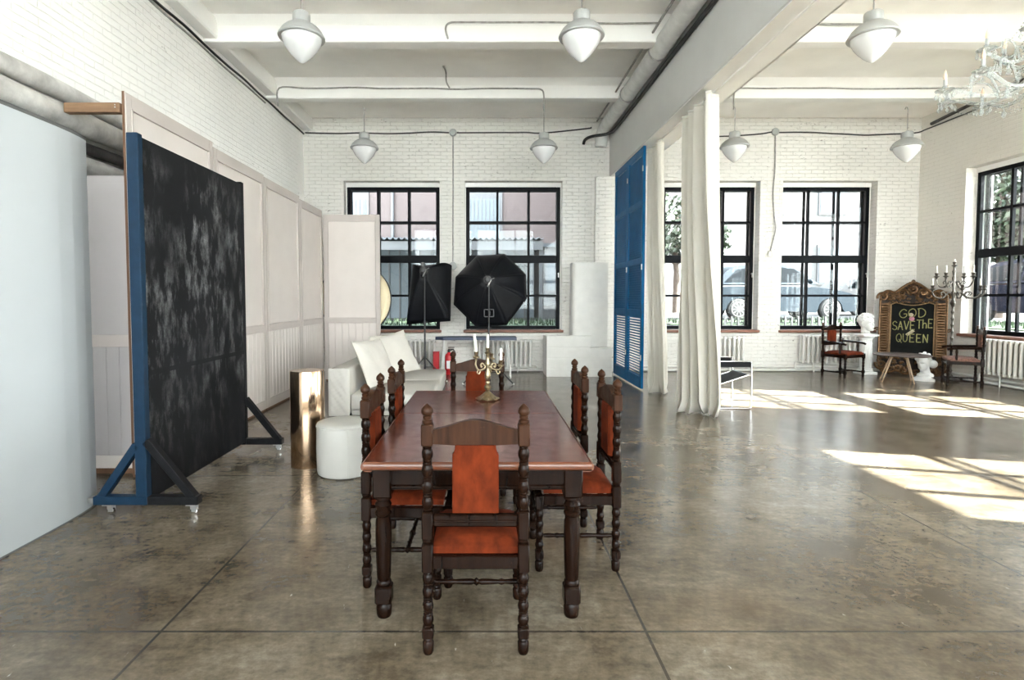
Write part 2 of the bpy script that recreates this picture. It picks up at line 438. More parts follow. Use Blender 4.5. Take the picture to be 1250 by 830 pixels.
def crystal():
    m = bpy.data.materials.new('crystal'); m.use_nodes = True
    nt = m.node_tree; b = nt.nodes['Principled BSDF']; out = nt.nodes['Material Output']
    b.inputs['Base Color'].default_value = (.50, .52, .52, 1); b.inputs['Roughness'].default_value = .04
    b.inputs['Specular IOR Level'].default_value = .9
    tr = N(nt, 'ShaderNodeBsdfTransparent'); tr.inputs['Color'].default_value = (.96, .98, .98, 1)
    mx = N(nt, 'ShaderNodeMixShader'); lw = N(nt, 'ShaderNodeLayerWeight'); lw.inputs['Blend'].default_value = .45
    nt.links.new(math_(nt, 'MAXIMUM', lw.outputs['Facing'], .28), mx.inputs[0]); nt.links.new(tr.outputs[0], mx.inputs[1]); nt.links.new(b.outputs[0], mx.inputs[2])
    nt.links.new(mx.outputs[0], out.inputs[0])
    return m
M['crystal'] = crystal()
M['amber'] = mat('candle_bulb_amber', (.75, .58, .44), .15)
SUN, SKY, EXPO = 28.0, 5.0, 2.2
# ------------------------------------------------------------------ the room
XL, XR, YB, YF, ZC = -3.75, 9.0, 11.4, -4.0, 5.25
def wall_with_openings(name, axis, a0, a1, d0, d1, z1, openings, material, label):
    """wall along 'axis' from a0 to a1, thickness d0..d1, openings [(lo, hi, zlo, zhi)]"""
    mb = MB()
    def b(lo, hi, za, zb):
        if hi - lo < 1e-4 or zb - za < 1e-4: return
        if axis == 'X': mb.box(lo, hi, d0, d1, za, zb)
        else: mb.box(d0, d1, lo, hi, za, zb)
    cur = a0
    for lo, hi, za, zb in sorted(openings):
        b(cur, lo, 0, z1); b(lo, hi, 0, za); b(lo, hi, zb, z1); cur = hi
    b(cur, a1, 0, z1)
    return struct(mb.build(name, material, smooth=0), label, 'wall')
WZ0, WZ1 = .80, 3.96
BW = [(-2.91, -.96), (-.40, 1.59), (3.74, 5.69), (6.20, 8.12)]
FWN = [(-3.6, -.6), (-.45, 2.5), (2.9, 5.8), (5.95, 8.85)]  # oversized openings out of view, added to bring daylight into the room
RW = [(8.25, 10.28), (6.12, 7.98), (2.15, 4.05), (.05, 1.87), (-3.3, -1.45)]
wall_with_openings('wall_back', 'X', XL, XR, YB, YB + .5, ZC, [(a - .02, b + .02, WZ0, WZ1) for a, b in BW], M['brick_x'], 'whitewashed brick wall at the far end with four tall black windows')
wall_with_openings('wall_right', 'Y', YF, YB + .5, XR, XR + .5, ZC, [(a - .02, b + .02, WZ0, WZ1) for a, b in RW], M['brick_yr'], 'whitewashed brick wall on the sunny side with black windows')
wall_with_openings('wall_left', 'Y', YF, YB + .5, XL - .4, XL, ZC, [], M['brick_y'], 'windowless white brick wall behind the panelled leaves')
wall_with_openings('wall_front', 'X', XL - .4, XR + .5, YF - .4, YF, ZC, [(a, b, .85, 5.05) for a, b in FWN], M['brick_x'], 'white brick wall behind the viewpoint with added wide glazed openings for fill daylight')
struct(MB().box(XL - .4, XR + .5, YF - .4, YB + .5, -.15, 0).build('floor', M['floor'], smooth=0), 'polished brown-grey concrete floor with saw-cut joints', 'floor')
struct(MB().box(XL - .4, XR + .5, YF - .4, YB + .5, ZC, ZC + .15).build('ceiling', M['plaster'], smooth=0), 'white plastered ceiling between the beams', 'ceiling')
# beams
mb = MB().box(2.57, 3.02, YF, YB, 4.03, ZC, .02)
tb = mb.build('trim_1', M['plaster_shaded'], smooth=0)
MB().box(2.575, 3.03, YF, YB, 4.018, 4.031).box(3.018, 3.03, YF, YB, 4.018, ZC - .01).build('lit_soffit', M['plaster_beam'], tb, smooth=0)  # paler skin: floor light on the underside put into the colour
struct(tb, 'long white main beam running from front to back between the two bays', 'beam')
nb = 2
for i, yb in enumerate((9.45, 7.40, 5.35, 3.30, 1.25, -.80, -2.85)):
    for x0, x1, side in ((XL, 2.57, 'left'), (3.02, XR, 'right')):
        mb = MB().box(x0, x1, yb, yb + .22, 4.94, ZC, .012)
        mb.prism([(yb - .10, ZC), (yb, ZC - .10), (yb, ZC)], x0, x1, 'YZ')
        mb.prism([(yb + .22, ZC), (yb + .22, ZC - .10), (yb + .32, ZC)], x0, x1, 'YZ')
        struct(mb.build('trim_%d' % nb, M['plaster_beam'], smooth=0), 'white cross beam under the ceiling of the %s bay, number %d from the far wall' % (side, i + 1), 'beam')
        nb += 1
struct(MB().box(XL, XL + .2, YF, YB, 4.98, ZC, .02).build('trim_%d' % nb, M['plaster_beam'], smooth=0), 'white ledge where the left wall meets the ceiling', 'ledge'); nb += 1
struct(MB().box(2.27, 3.05, 11.27, YB, 0, 4.03, .01).build('trim_%d' % nb, M['brick_x'], smooth=0), 'white brick pier carrying the main beam at the far wall', 'pier'); nb += 1

# ---- windows: local x along the wall, y outwards, z up
def window(idx, w, loc, rz, label, wall_depth=.5, z0=.87, z1=3.87):
    r = thing('window_%d' % idx, label, 'window', loc, rz); r['kind'] = 'structure'
    def frame(y, d, t, mt, name, tr):
        mb = MB()
        mb.box(-w/2, -w/2 + t, y, y + d, z0, z1, .006); mb.box(w/2 - t, w/2, y, y + d, z0, z1, .006)
        mb.box(-w/2 + t, w/2 - t, y, y + d, z1 - t, z1, .006); mb.box(-w/2 + t, w/2 - t, y, y + d, z0, z0 + t, .006)
        mb.box(-w/2 + t, w/2 - t, y, y + d, 2.36 - tr/2, 2.36 + tr/2, .01)
        m_ = t * .62
        for k in (1, 2):
            x = -w/2 + w * k / 3
            mb.box(x - m_/2, x + m_/2, y + .008, y + d - .008, z0 + t, 2.36 - tr/2); mb.box(x - m_/2, x + m_/2, y + .008, y + d - .008, 2.36 + tr/2, z1 - t)
        for z in (1.585, 3.135):
            mb.box(-w/2 + t, w/2 - t, y + .012, y + d - .012, z - m_/2, z + m_/2)
        return mb.build(name, mt, r, smooth=0)
    frame(.20, .07, .075, M['frame_black'], 'inner_frame', .16)
    frame(.36, .055, .07, M['frame_black'], 'outer_frame', .14)
    MB().box(-w/2 + .05, w/2 - .05, .232, .237, z0 + .05, z1 - .05).build('glass', M['glass'], r, smooth=0)
    MB().box(-w/2 - .05, w/2 + .05, -.055, .20, z0 - .055, z0 - .002, .01).build('window_sill', M['sill'], r, smooth=0)
    MB().box(-w/2 - .02, w/2 + .02, .19, wall_depth, z1, max(WZ1, z1 + .02)).box(-w/2 - .02, w/2 + .02, .21, wall_depth, min(WZ0, z0 - .02), z0).box(-w/2 - .02, -w/2, .21, wall_depth, z0, z1).box(w/2, w/2 + .02, .21, wall_depth, z0, z1).build('plaster_reveal', M['reveal'], r, smooth=0)
    h = MB().cyl((w/2 - .035, .20, 2.05), (w/2 - .035, .17, 2.05), .012).box(w/2 - .045, w/2 - .025, .155, .172, 1.97, 2.07, .004)
    h.build('window_handle', M['steel'], r)
    return r
wl = ['tall black-framed window at the far left, partly behind the panelled leaves', 'tall black-framed window behind the eight-sided softbox', 'tall black-framed window partly hidden by the big cream curtain', 'tall black-framed window with a parked silver car outside']
for i, (a, b) in enumerate(BW):
    window(i + 1, b - a, ((a + b)/2, YB, 0), 0, wl[i])
rl = ['tall black-framed window in the sunny side wall above a radiator', 'second tall window along the sunny side wall', 'third tall window along the sunny side wall', 'fourth tall window along the sunny side wall', 'fifth tall window along the sunny side wall']
for i, (a, b) in enumerate(RW):
    window(5 + i, b - a, (XR, (a + b)/2, 0), -PI/2, rl[i])
for i, (a, b) in enumerate(FWN):
    window(10 + i, b - a, ((a + b)/2, YF, 0), PI, 'added wide glazed fill-daylight opening in the wall behind the viewpoint, number %d' % (i + 1), .4, .92, 5.02)

# ------------------------------------------------------------------ pendant lamps
def pendant(name, label, x, y, rim, top, hook=False):
    t = thing(name, label, 'lamp', (x, y, rim), 0, 'white pendant lamps')
    MB().lathe([(-.012, .232), (.0, .238), (.012, .232), (.03, .222), (.065, .20), (.10, .165), (.125, .125), (.14, .09), (.15, .085), (.16, .088)], n=28).build('lamp_shade', M['lamp_metal'], t)
    MB().lathe([(.155, .083), (.165, .088), (.235, .088), (.248, .08), (.255, .03), (.275, .018)], n=20).build('lamp_cap', M['lamp_metal'], t)
    MB().lathe([(-.262, .004), (-.255, .022), (-.235, .05), (-.20, .088), (-.155, .128), (-.10, .168), (-.05, .193), (-.012, .203), (.0, .20)], n=28).build('glass_globe', M['milk'], t)
    mb = MB().cyl((0, 0, .27), (0, 0, top - rim), .0075, n=8)
    if hook:
        mb.tube(smoothpath([(0, 0, top - rim), (0, .02, top - rim + .05), (.0, .05, top - rim + .06), (0, .068, top - rim + .03)]), .009, 6)
    mb.build('lamp_rod', M['cable_grey'], t)
    return t
L0 = pendant('pendant_lamp', 'white acorn pendant lamp hanging nearest the panelled left wall, large in view', -1.90, 5.77, 4.23, ZC)
dup(L0, (1.0, 5.77, 4.24), 0, 'large white acorn pendant lamp just left of the main beam pipe')
dup(L0, (4.02, 5.77, 4.235), 0, 'large white acorn pendant lamp right of the main beam, beside the chandelier')
L1 = pendant('pendant_lamp', 'small far white pendant lamp above the left window with the panelled leaf', -2.05, 9.38, 4.08, 4.70, True)
dup(L1, (1.0, 9.38, 4.08), 0, 'small far white pendant lamp above the eight-sided softbox')
dup(L1, (4.24, 9.38, 4.10), 0, 'small far white pendant lamp beside the big cream curtain top')
dup(L1, (7.17, 9.38, 4.10), 0, 'small far white pendant lamp in front of the sunny far corner')

# ------------------------------------------------------------------ pipes, cables
def cable(name, label, cat, pts, r, mt, k=5, n=6):
    return tag(MB().tube(smoothpath(pts, k), r, n).build(name, mt), label, cat)
def wavy(p0, p1, n, amp, seed, axis=2):
    q = random.Random(seed); out = []
    for i in range(n + 1):
        t = i / n; p = [a + (b - a) * t for a, b in zip(p0, p1)]
        if 0 < i < n: p[axis] += q.uniform(-amp, amp)
        out.append(tuple(p))
    return out
cable('wall_cable', 'bundle of black and grey cables running along the top of the left wall', 'cable', wavy((-3.725, 2.5, 4.895), (-3.725, 11.35, 4.905), 16, .014, 3), .017, M['cable_black'])
cable('wall_cable', 'grey cable running just under the black one along the left wall', 'cable', wavy((-3.73, 2.5, 4.85), (-3.73, 9.4, 4.845), 14, .01, 9), .014, M['cable_grey'])
cable('wall_cable', 'black cable along the far wall from the left corner to the junction box', 'cable', wavy((-3.70, 11.375, 4.935), (-.74, 11.375, 4.935), 8, .018, 4), .014, M['cable_black'])
cable('wall_cable', 'black cable along the far wall from the junction box to the brick pier', 'cable', wavy((-.58, 11.375, 4.935), (1.2, 11.375, 4.93), 5, .012, 5) + [(2.1, 11.375, 5.02), (2.18, 11.375, 5.05)], .014, M['cable_black'])
cable('wall_cable', 'black cable along the far wall of the right bay', 'cable', [(3.05, 11.375, 4.93), (4.6, 11.375, 4.86), (5.55, 11.375, 4.90), (5.9, 11.375, 4.95)], .014, M['cable_black'])
cable('wall_cable', 'black cable sagging towards the sunny far corner', 'cable', wavy((6.06, 11.375, 4.94), (8.2, 11.375, 4.90), 6, .02, 6) + [(8.85, 11.37, 4.93), (8.965, 11.2, 4.96), (8.972, 10.6, 4.97), (8.972, 9.9, 4.99), (8.972, 9.2, 5.10)], .014, M['cable_black'])
cable('wall_cable', 'dark strip imitating the narrow gap under the ceiling along the sunny side wall', 'strip', [(8.965, 11.1, 5.03), (8.965, 10.0, 5.12), (8.965, 8.8, 5.18)], .035, M['pipe_dark'])  # dark tube drawn in place of a gap, not a cable
def junction(label, x, z, s=.075):
    mb = MB().lathe([(0, s), (.035, s), (.05, s*.9), (.055, s*.3)], (x, 11.397, z), (0, -1, 0), 16)
    return tag(mb.build('junction_box', M['lamp_metal']), label, 'junction box')
junction('round grey junction box on the far wall between the two left windows', -.66, 4.94)
junction('round white box at the lower end of the conduit between the left windows', -.67, 2.20, .085)
junction('round grey junction box on the far wall in the right bay', 5.98, 4.955)
cable('conduit', 'straight grey conduit running down between the two left windows', 'conduit', [(-.66, 11.378, 4.86), (-.662, 11.378, 3.6), (-.67, 11.378, 2.29)], .012, M['cable_grey'])
cable('conduit', 'wavy grey conduit hanging down between the two right windows', 'conduit', [(5.98, 11.378, 4.87), (5.99, 11.378, 4.2), (5.96, 11.378, 3.7), (6.0, 11.378, 3.2), (6.03, 11.378, 2.95), (5.93, 11.378, 2.52)], .013, M['cable_grey'])
tag(MB().box(5.88, 5.97, 11.355, 11.398, 2.40, 2.51, .01).build('socket_box', M['rad_paint']), 'small white socket box at the end of the wavy conduit', 'socket')
cable('ceiling_conduit', 'grey conduit along the second beam of the left bay, bending down to the lamp', 'conduit', [(-3.52, 9.42, 4.80)] + wavy((-3.50, 9.425, 5.10), (.80, 9.425, 5.09), 10, .018, 11) + [(.95, 9.43, 5.08), (1.0, 9.43, 5.0), (1.0, 9.43, 4.76)], .014, M['cable_grey'])
cable('ceiling_conduit', 'grey conduit along the nearest visible beam of the left bay', 'conduit', [(-.49, 7.385, 4.97), (-.52, 7.38, 5.10), (-.47, 7.375, 5.17)] + wavy((-.3, 7.375, 5.18), (2.3, 7.375, 5.17), 6, .008, 12), .014, M['cable_grey'])
cable('ceiling_conduit', 'short crooked grey drop between the two beams of the left bay', 'conduit', [(-.66, 8.9, 5.24), (-.64, 9.1, 5.235), (-.65, 9.35, 5.18), (-.60, 9.42, 5.10)], .014, M['cable_grey'])
cable('ceiling_conduit', 'grey conduit along the far beam of the right bay', 'conduit', [(4.24, 9.43, 4.76), (4.24, 9.43, 5.0), (4.29, 9.43, 5.09)] + wavy((4.4, 9.425, 5.10), (7.0, 9.425, 5.09), 7, .008, 13) + [(8.2, 9.425, 5.10)], .013, M['cable_grey'])
cable('ceiling_conduit', 'grey conduit crossing to the large right-hand pendant lamp', 'conduit', [(3.9, 7.37, 5.16), (4.7, 7.37, 5.15), (5.2, 7.37, 5.15)], .016, M['cable_grey'])
p = MB().tube(smoothpath([(2.40, YF + .1, 4.95), (2.40, 4.0, 4.95), (2.40, 9.0, 4.95), (2.40, 10.8, 4.95), (2.40, 11.1, 4.93), (2.38, 11.22, 4.82), (2.36, 11.26, 4.62)], 6), .125, 18)
t = thing('ceiling_pipe', 'fat whitewashed pipe running along the main beam near the ceiling', 'pipe', (0, 0, 0))
p.build('pipe_run', M['pipe_grey'], t)
mb = MB()
for y in (1.5, 4.6, 7.7, 9.3): mb.tube([(2.40 + .132*math.cos(a), y, 4.95 + .132*math.sin(a)) for a in [i*PI/8 for i in range(16)]], .012, 6, True)
mb.build('pipe_clamp', M['cable_grey'], t)
cable('beam_cable', 'thick black cable under the fat pipe along the main beam', 'cable', wavy((2.535, YF + .1, 4.83), (2.535, 9.6, 4.81), 12, .014, 14) + [(2.52, 10.6, 4.80), (2.45, 10.95, 4.79), (2.15, 11.1, 4.78), (2.05, 11.3, 4.77), (2.03, 11.37, 4.70)], .030, M['cable_black'], n=8)
cable('beam_cable', 'thin dark conduit on the upper side of the fat pipe', 'cable', wavy((2.23, YF + .1, 5.05), (2.23, 11.0, 5.05), 12, .012, 15), .016, M['cable_grey'])

# lagged pipes along the left wall
for k, (z, r, mt, lb) in enumerate(((3.30, .075, 'pipe_alu', 'uppermost lagged pipe on the left wall behind the brace'), (3.09, .10, 'pipe_alu', 'fat lagged pipe second from the top on the left wall'), (2.90, .05, 'pipe_dark', 'dark thin pipe third from the top on the left wall'), (2.72, .085, 'pipe_alu', 'lagged pipe just above the grey panelled leaf'), (2.53, .04, 'pipe_dark', 'lowest dark pipe on the left wall'))):
    mb = MB(); q = random.Random(20 + k); pts = []
    for i in range(40): pts.append((XL + .02 + r + .02, -3.5 + i * .375, z + q.uniform(-.006, .006)))
    mb.tube(pts, [r * q.uniform(.94, 1.06) for _ in pts], 14)
    tag(mb.build('wall_pipe', M[mt]), lb, 'pipe')

# ------------------------------------------------------------------ radiators
def radiator(label, n, loc, rz, z0, z1, pitch=.095):
    t = thing('radiator', label, 'radiator', loc, rz, 'white column radiators')
    me = None
    for i in range(n):
        x = (i - (n - 1)/2) * pitch
        if me is None:
            mb = MB()
            for dy in (-.05, .05):
                mb.lathe([(z0 + .03, .012), (z0 + .05, .024), (z0 + .09, .028), (z1 - .09, .028), (z1 - .05, .024), (z1 - .03, .012)], (0, dy, 0), n=10)
            mb.box(-.028, .028, -.075, .075, z0, z0 + .065, .024, 2); mb.box(-.028, .028, -.075, .075, z1 - .065, z1, .024, 2)
            mb.lathe([(0, .03), (pitch, .03)], (-pitch/2, 0, z0 + .032), (1, 0, 0), 10); mb.lathe([(0, .03), (pitch, .03)], (-pitch/2, 0, z1 - .032), (1, 0, 0), 10)
            o = mb.build('section', M['rad_paint'], t); me = o
        else:
            o = me.copy(); COL.objects.link(o); o.parent = t
        o.location = (x, 0, 0)
    mb = MB()
    for s in (-1, 1):
        x = s * (n - 1)/2 * pitch
        mb.tube([(x, 0, z0 + .03), (x + s*.12, 0, z0 + .03), (x + s*.14, 0, z0), (x + s*.14, 0, .07)], .018, 8)
        mb.box(x - .02 - s*.1, x + .02 - s*.1, .05, .10, z1 - .16, z1 - .12)
        mb.cyl((x - s*.25, 0, z0 + .01), (x - s*.25, 0, .0), .014)
    mb.build('radiator_pipe', M['rad_paint'], t)
    return t
radiator('white column radiator under the far left window behind the sofa', 11, (-1.53, 11.255, 0), 0, .11, .68)
radiator('white column radiator behind the trolley, under the softbox window', 13, (.36, 11.255, 0), 0, .11, .68)
radiator('white column radiator behind the rust armchair under the far right window', 13, (7.14, 11.25, 0), 0, .19, .77)
radiator('white column radiator under the window of the sunny side wall', 14, (8.86, 8.96, 0), -PI/2, .19, .82)
radiator('white column radiator under the curtained far window', 11, (4.85, 11.255, 0), 0, .19, .74)
def heatpipe(label, pts):
    return tag(MB().tube(pts, .027, 10).build('heating_pipe', M['rad_paint']), label, 'pipe')
heatpipe('white heating pipe running low along the far wall of the left bay', [(-3.6, 11.30, .05), (1.15, 11.30, .05)])
heatpipe('white heating pipe running low along the far wall of the right bay', [(3.1, 11.32, .11), (8.88, 11.32, .11), (8.92, 11.28, .11), (8.92, 1.0, .11)])
heatpipe('second white heating pipe just above the floor in the right bay', [(3.1, 11.33, .033), (8.90, 11.33, .033), (8.94, 11.29, .033), (8.94, 1.0, .033)])
# ------------------------------------------------------------------ dining chairs
def bobbins(z0, z1, n, r):
    """profile of a bobbin-turned length of wood"""
    out = []; h = (z1 - z0) / n
    for i in range(n):
        a = z0 + i*h
        out += [(a, r*.70), (a + h*.10, r*.86), (a + h*.16, r*.74), (a + h*.30, r*.92), (a + h*.5, r), (a + h*.70, r*.92), (a + h*.84, r*.74), (a + h*.90, r*.86)]
    out.append((z1, r*.70))
    return out
def spindle(mb, p0, p1, r=.0125, sq=.0):
    p0, p1 = Vector(p0), Vector(p1); L = (p1 - p0).length
    prof = [(0, r*.8), (L*.08, r), (L*.16, r*.8), (L*.2, r*1.15), (L*.24, r*.8), (L*.32, r*1.0), (L*.44, r*1.12), (L*.47, r*.8), (L*.5, r*1.5), (L*.53, r*.8), (L*.56, r*1.12), (L*.68, r), (L*.76, r*.8), (L*.8, r*1.15), (L*.84, r*.8), (L*.92, r), (L, r*.8)]
    mb.lathe(prof, p0, p1 - p0, 10)
FOOT = [(0, .019), (.01, .0235), (.05, .0245), (.058, .018), (.066, .0235), (.072, .020)]
def rear_post(sx):
    mb = MB(); x = sx*.205; y = -.215
    mb.lathe(FOOT, (x, y, 0), n=12)
    mb.box(x-.0245, x+.0245, y-.0245, y+.0245, .07, .118, .006)
    mb.lathe(bobbins(.118, .36, 4, .0245), (x, y, 0), n=12)
    mb.box(x-.0245, x+.0245, y-.0245, y+.0245, .36, .485, .006)
    mb.lathe([(.485, .019), (.495, .0245), (.503, .019)], (x, y, 0), n=12)
    mb.box(x-.0245, x+.0245, y-.0245, y+.0245, .503, .625, .006)
    mb.lathe(bobbins(.625, .905, 4, .0250), (x, y, 0), n=12)
    return mb
def finial(sx):
    x = sx*.205; y = -.215
    return MB().box(x-.0255, x+.0255, y-.0255, y+.0255, .905, 1.0, .006).lathe([(1.0, .018), (1.005, .022), (1.013, .022), (1.018, .015), (1.023, .019), (1.030, .0195), (1.034, .015), (1.038, .020), (1.046, .0255), (1.056, .026), (1.066, .0225), (1.075, .014), (1.082, .006), (1.085, .002)], (x, y, 0), n=14)
def front_leg(sx):
    mb = MB(); x = sx*.205; y = .215
    mb.lathe(FOOT, (x, y, 0), n=12)
    mb.box(x-.0235, x+.0235, y-.0235, y+.0235, .07, .118, .006)
    mb.lathe(bobbins(.118, .352, 4, .024), (x, y, 0), n=12)
    mb.box(x-.024, x+.024, y-.024, y+.024, .352, .432, .006)
    return mb
def cushion(mb, x0, x1, y0, y1, z0, z1, dome=.015, edge=.025, nu=12):
    """upholstered pad with rounded edges and a slightly domed top"""
    def prof(u):
        a = min(u, 1 - u)
        return 1 - max(0, 1 - a/.09)**2.2 if a < .09 else 1
    W = x1 - x0; D = y1 - y0
    top = []
    ins = edge*.35
    def P(i, j):
        u, v = i/nu, j/nu
        e = prof(u)*prof(v)
        z = z1 - edge*(1 - e) + dome*math.sin(PI*u)*math.sin(PI*v)
        return (x0 + W*u, y0 + D*v, z)
    vs = [P(i, j) for j in range(nu+1) for i in range(nu+1)]
    fs = [(j*(nu+1)+i, j*(nu+1)+i+1, (j+1)*(nu+1)+i+1, (j+1)*(nu+1)+i) for j in range(nu) for i in range(nu)]
    ring = [i for i in range(nu+1)] + [j*(nu+1)+nu for j in range(1, nu+1)] + [nu*(nu+1)+i for i in range(nu-1, -1, -1)] + [j*(nu+1) for j in range(nu-1, 0, -1)]
    b = len(vs)
    for r in ring:
        p = vs[r]; vs.append((p[0], p[1], z0))
    n = len(ring)
    for i in range(n): fs.append((ring[i], b+i, b+(i+1) % n, ring[(i+1) % n]))
    fs.append(tuple(range(b, b+n)))
    mb.add(vs, fs)
    return mb
def crest_outline():
    top = []
    for i in range(25):
        u = -1 + 2*i/24
        z = .978 + .040*(math.cos(PI*u)*.5 + .5)**.9 - (.006 if abs(u) > .93 else 0)
        top.append((u*.182, z))
    bot = [(.182, .915), (.12, .912), (.06, .908), (0, .906), (-.06, .908), (-.12, .912), (-.182, .915)]
    return top + bot
def splat_outline(s=1.0):
    w = .098; out = [(-w, .62), (w, .62), (w, .87)]
    out += [(w - .012*math.sin(a)*1.0, .87 + .042*(1 - math.cos(a))) for a in (R(30), R(60), R(90))]
    out += [(-(w - .012*math.sin(a)), .87 + .042*(1 - math.cos(a))) for a in (R(90), R(60), R(30))]
    out += [(-w, .87)]
    return out
def make_chair(name, label, cat, loc, rz, group):
    t = thing(name, label, cat, loc, rz, group)
    for s in (-1, 1):
        rear_post(s).build('rear_post', M['wood_chair'], t)
        finial(s).build('finial', M['wood_mid'], t)
        front_leg(s).build('front_leg', M['wood_chair'], t)
    mb = MB()
    mb.box(-.182, .182, -.233, -.197, .376, .432, .004); mb.box(-.182, .182, .197, .233, .376, .432, .004)
    mb.box(-.222, -.188, -.192, .192, .376, .432, .004); mb.box(.188, .222, -.192, .192, .376, .432, .004)
    mb.build('seat_rail', M['wood_chair'], t)
    cushion(MB(), -.186, .186, -.205, .19, .433, .482, .022, .02).build('seat', M['velvet'], t)
    MB().prism(crest_outline(), -.232, -.202, 'XZ').build('crest_rail', M['wood_mid'], t)
    MB().box(-.182, .182, -.230, -.200, .556, .612, .008).box(-.178, .178, -.234, -.196, .575, .592, .006).build('back_rail', M['wood_chair'], t)
    mb = MB(); o_ = splat_outline()
    mb.prism(o_, -.232, -.200, 'XZ')
    q = [(x*.93, .62 + (z - .62)*.985 + .003) for x, z in o_]
    mb.prism(q, -.240, -.190, 'XZ')
    mb.build('back_pad', M['velvet'], t)
    for s in (-1, 1):
        mb = MB(); spindle(mb, (s*.205, -.19, .20), (s*.205, .19, .20)); mb.build('stretcher', M['wood_chair'], t)
    mb = MB(); spindle(mb, (-.195, 0, .2), (.195, 0, .2)); mb.build('stretcher', M['wood_chair'], t)
    mb = MB(); spindle(mb, (-.185, .215, .27), (.185, .215, .27)); mb.build('stretcher', M['wood_chair'], t)
    return t
CG = 'carved oak dining chairs around the table'
ch0 = make_chair('dining_chair', 'dark carved dining chair at the near end of the table, rust velvet pad', 'chair', (-.04, 2.505, 0), 0, CG)
dup(ch0, (-.410, 3.035, 0), -PI/2, 'dark carved dining chair on the pouf side, nearer of the two there')
dup(ch0, (-.400, 3.775, 0), -PI/2, 'dark carved dining chair on the pouf side, nearer the sofa')
dup(ch0, (.520, 3.21, 0), PI/2, 'dark carved dining chair on the curtain side, nearer of the two there')
dup(ch0, (.447, 3.80, 0), PI/2, 'dark carved dining chair on the curtain side, farther of the two')
dup(ch0, (-.065, 4.385, 0), PI, 'dark carved dining chair at the far end of the table behind the brass candelabra')

# ------------------------------------------------------------------ dining table
t = thing('dining_table', 'long reddish-brown wooden dining table with turned dark legs', 'table', (-.035, 3.455, 0))
HX, HY = .537, .985
def top_slab(y0, y1):
    mb = MB().box(-HX + .012, HX - .012, y0, y1, .738, .775, .004)
    return mb
top_slab(-HY + .012, .10).build('tabletop', M['wood_table'], t)
top_slab(.103, HY - .012).build('extension_leaf', M['wood_table'], t)
mb = MB()
for a in (-1, 1):
    mb.prism([(a*(HX-.012), .775), (a*(HX-.003), .768), (a*HX, .755), (a*(HX-.004), .742), (a*(HX-.02), .733), (a*(HX-.05), .733), (a*(HX-.05), .738), (a*(HX-.012), .738)], -HY, HY, 'XZ')
    mb.prism([(a*(HY-.012), .775), (a*(HY-.003), .768), (a*HY, .755), (a*(HY-.004), .742), (a*(HY-.02), .733), (a*(HY-.05), .733), (a*(HY-.05), .738), (a*(HY-.012), .738)], -HX + .01, HX - .01, 'YZ')
mb.build('table_edge', M['wood_edge'], t)
mb = MB()
for a in (-1, 1):
    mb.box(-.42, .42, a*.885-.014, a*.885+.014, .620, .733); mb.box(a*.452-.014, a*.452+.014, -.86, .86, .620, .733)
    mb.box(-.42, .42, a*.885-.022, a*.885+.022, .625, .645, .006); mb.box(a*.452-.022, a*.452+.022, -.86, .86, .625, .645, .006)
mb.build('apron', M['wood_chair'], t)
def table_leg(x, y):
    mb = MB()
    mb.lathe([(0, .032), (.01, .036), (.045, .038), (.06, .033), (.068, .028)], (x, y, 0), n=16)
    mb.box(x-.040, x+.040, y-.040, y+.040, .066, .156, .010)
    mb.lathe([(.156, .028), (.163, .036), (.172, .036), (.180, .031), (.20, .034), (.30, .037), (.40, .039), (.46, .038), (.49, .033), (.500, .040), (.510, .040), (.518, .033), (.535, .036), (.548, .041), (.558, .036), (.566, .030), (.575, .041), (.588, .041)], (x, y, 0), n=18)
    mb.box(x-.044, x+.044, y-.044, y+.044, .588, .733, .006)
    return mb
for x in (-.452, .452):
    for y in (-.885, .885):
        table_leg(x, y).build('leg', M['wood_chair'], t)

# ------------------------------------------------------------------ candelabra on the table
CX, CY, CZ = .02, 4.03, .775
t = thing('candelabra', 'small ornate brass candelabra on the dining table', 'candelabra', (CX, CY, CZ))
mb = MB()
n = 48; vs = []; fs = []
prof = [(0.0, .078), (.006, .082), (.012, .074), (.022, .062), (.036, .046), (.05, .030), (.06, .020)]
for k, (z, r) in enumerate(prof):
    for i in range(n):
        a = 2*PI*i/n
        rr = r * (1 + (.10 * math.cos(6*a) + .04*math.cos(12*a)) * max(0, 1 - k*.16)); vs.append((rr*math.cos(a), rr*math.sin(a), z + (.004*math.cos(6*a) if k < 3 else 0) + (.004 if k < 3 else 0)))
for k in range(len(prof)-1):
    for i in range(n): fs.append((k*n+i, k*n+(i+1) % n, (k+1)*n+(i+1) % n, (k+1)*n+i))
fs.append(tuple(range(n))[::-1]); fs.append(tuple((len(prof)-1)*n+i for i in range(n)))
mb.add(vs, fs)
for k in range(6):
    a = PI/6 + k*PI/3
    mb.sphere((.066*math.cos(a), .066*math.sin(a), .012), .012, 8, 6)
mb.build('base', M['brass_dark'], t)
MB().lathe([(.058, .018), (.066, .012), (.078, .020), (.095, .027), (.108, .022), (.116, .013), (.124, .019), (.132, .019), (.14, .013), (.16, .021), (.185, .024), (.205, .018), (.225, .013), (.25, .016), (.27, .021), (.285, .016), (.30, .011), (.32, .012), (.335, .016), (.345, .010)], n=16).build('stem', M['brass_dark'], t)
def cup(mb, x, y, z, s=1.0):
    mb.lathe([(-.034*s, .004*s), (-.028*s, .012*s), (-.02*s, .008*s), (-.012*s, .013*s), (-.004*s, .026*s), (.0, .027*s), (.003*s, .018*s), (.008*s, .012*s), (.03*s, .016*s), (.034*s, .019*s), (.038*s, .016*s), (.034*s, .011*s)], (x, y, z), n=14)
CUPS = [(0, 0, .352), (-.085, -.02, .325), (.098, -.01, .262), (.03, .09, .30)]
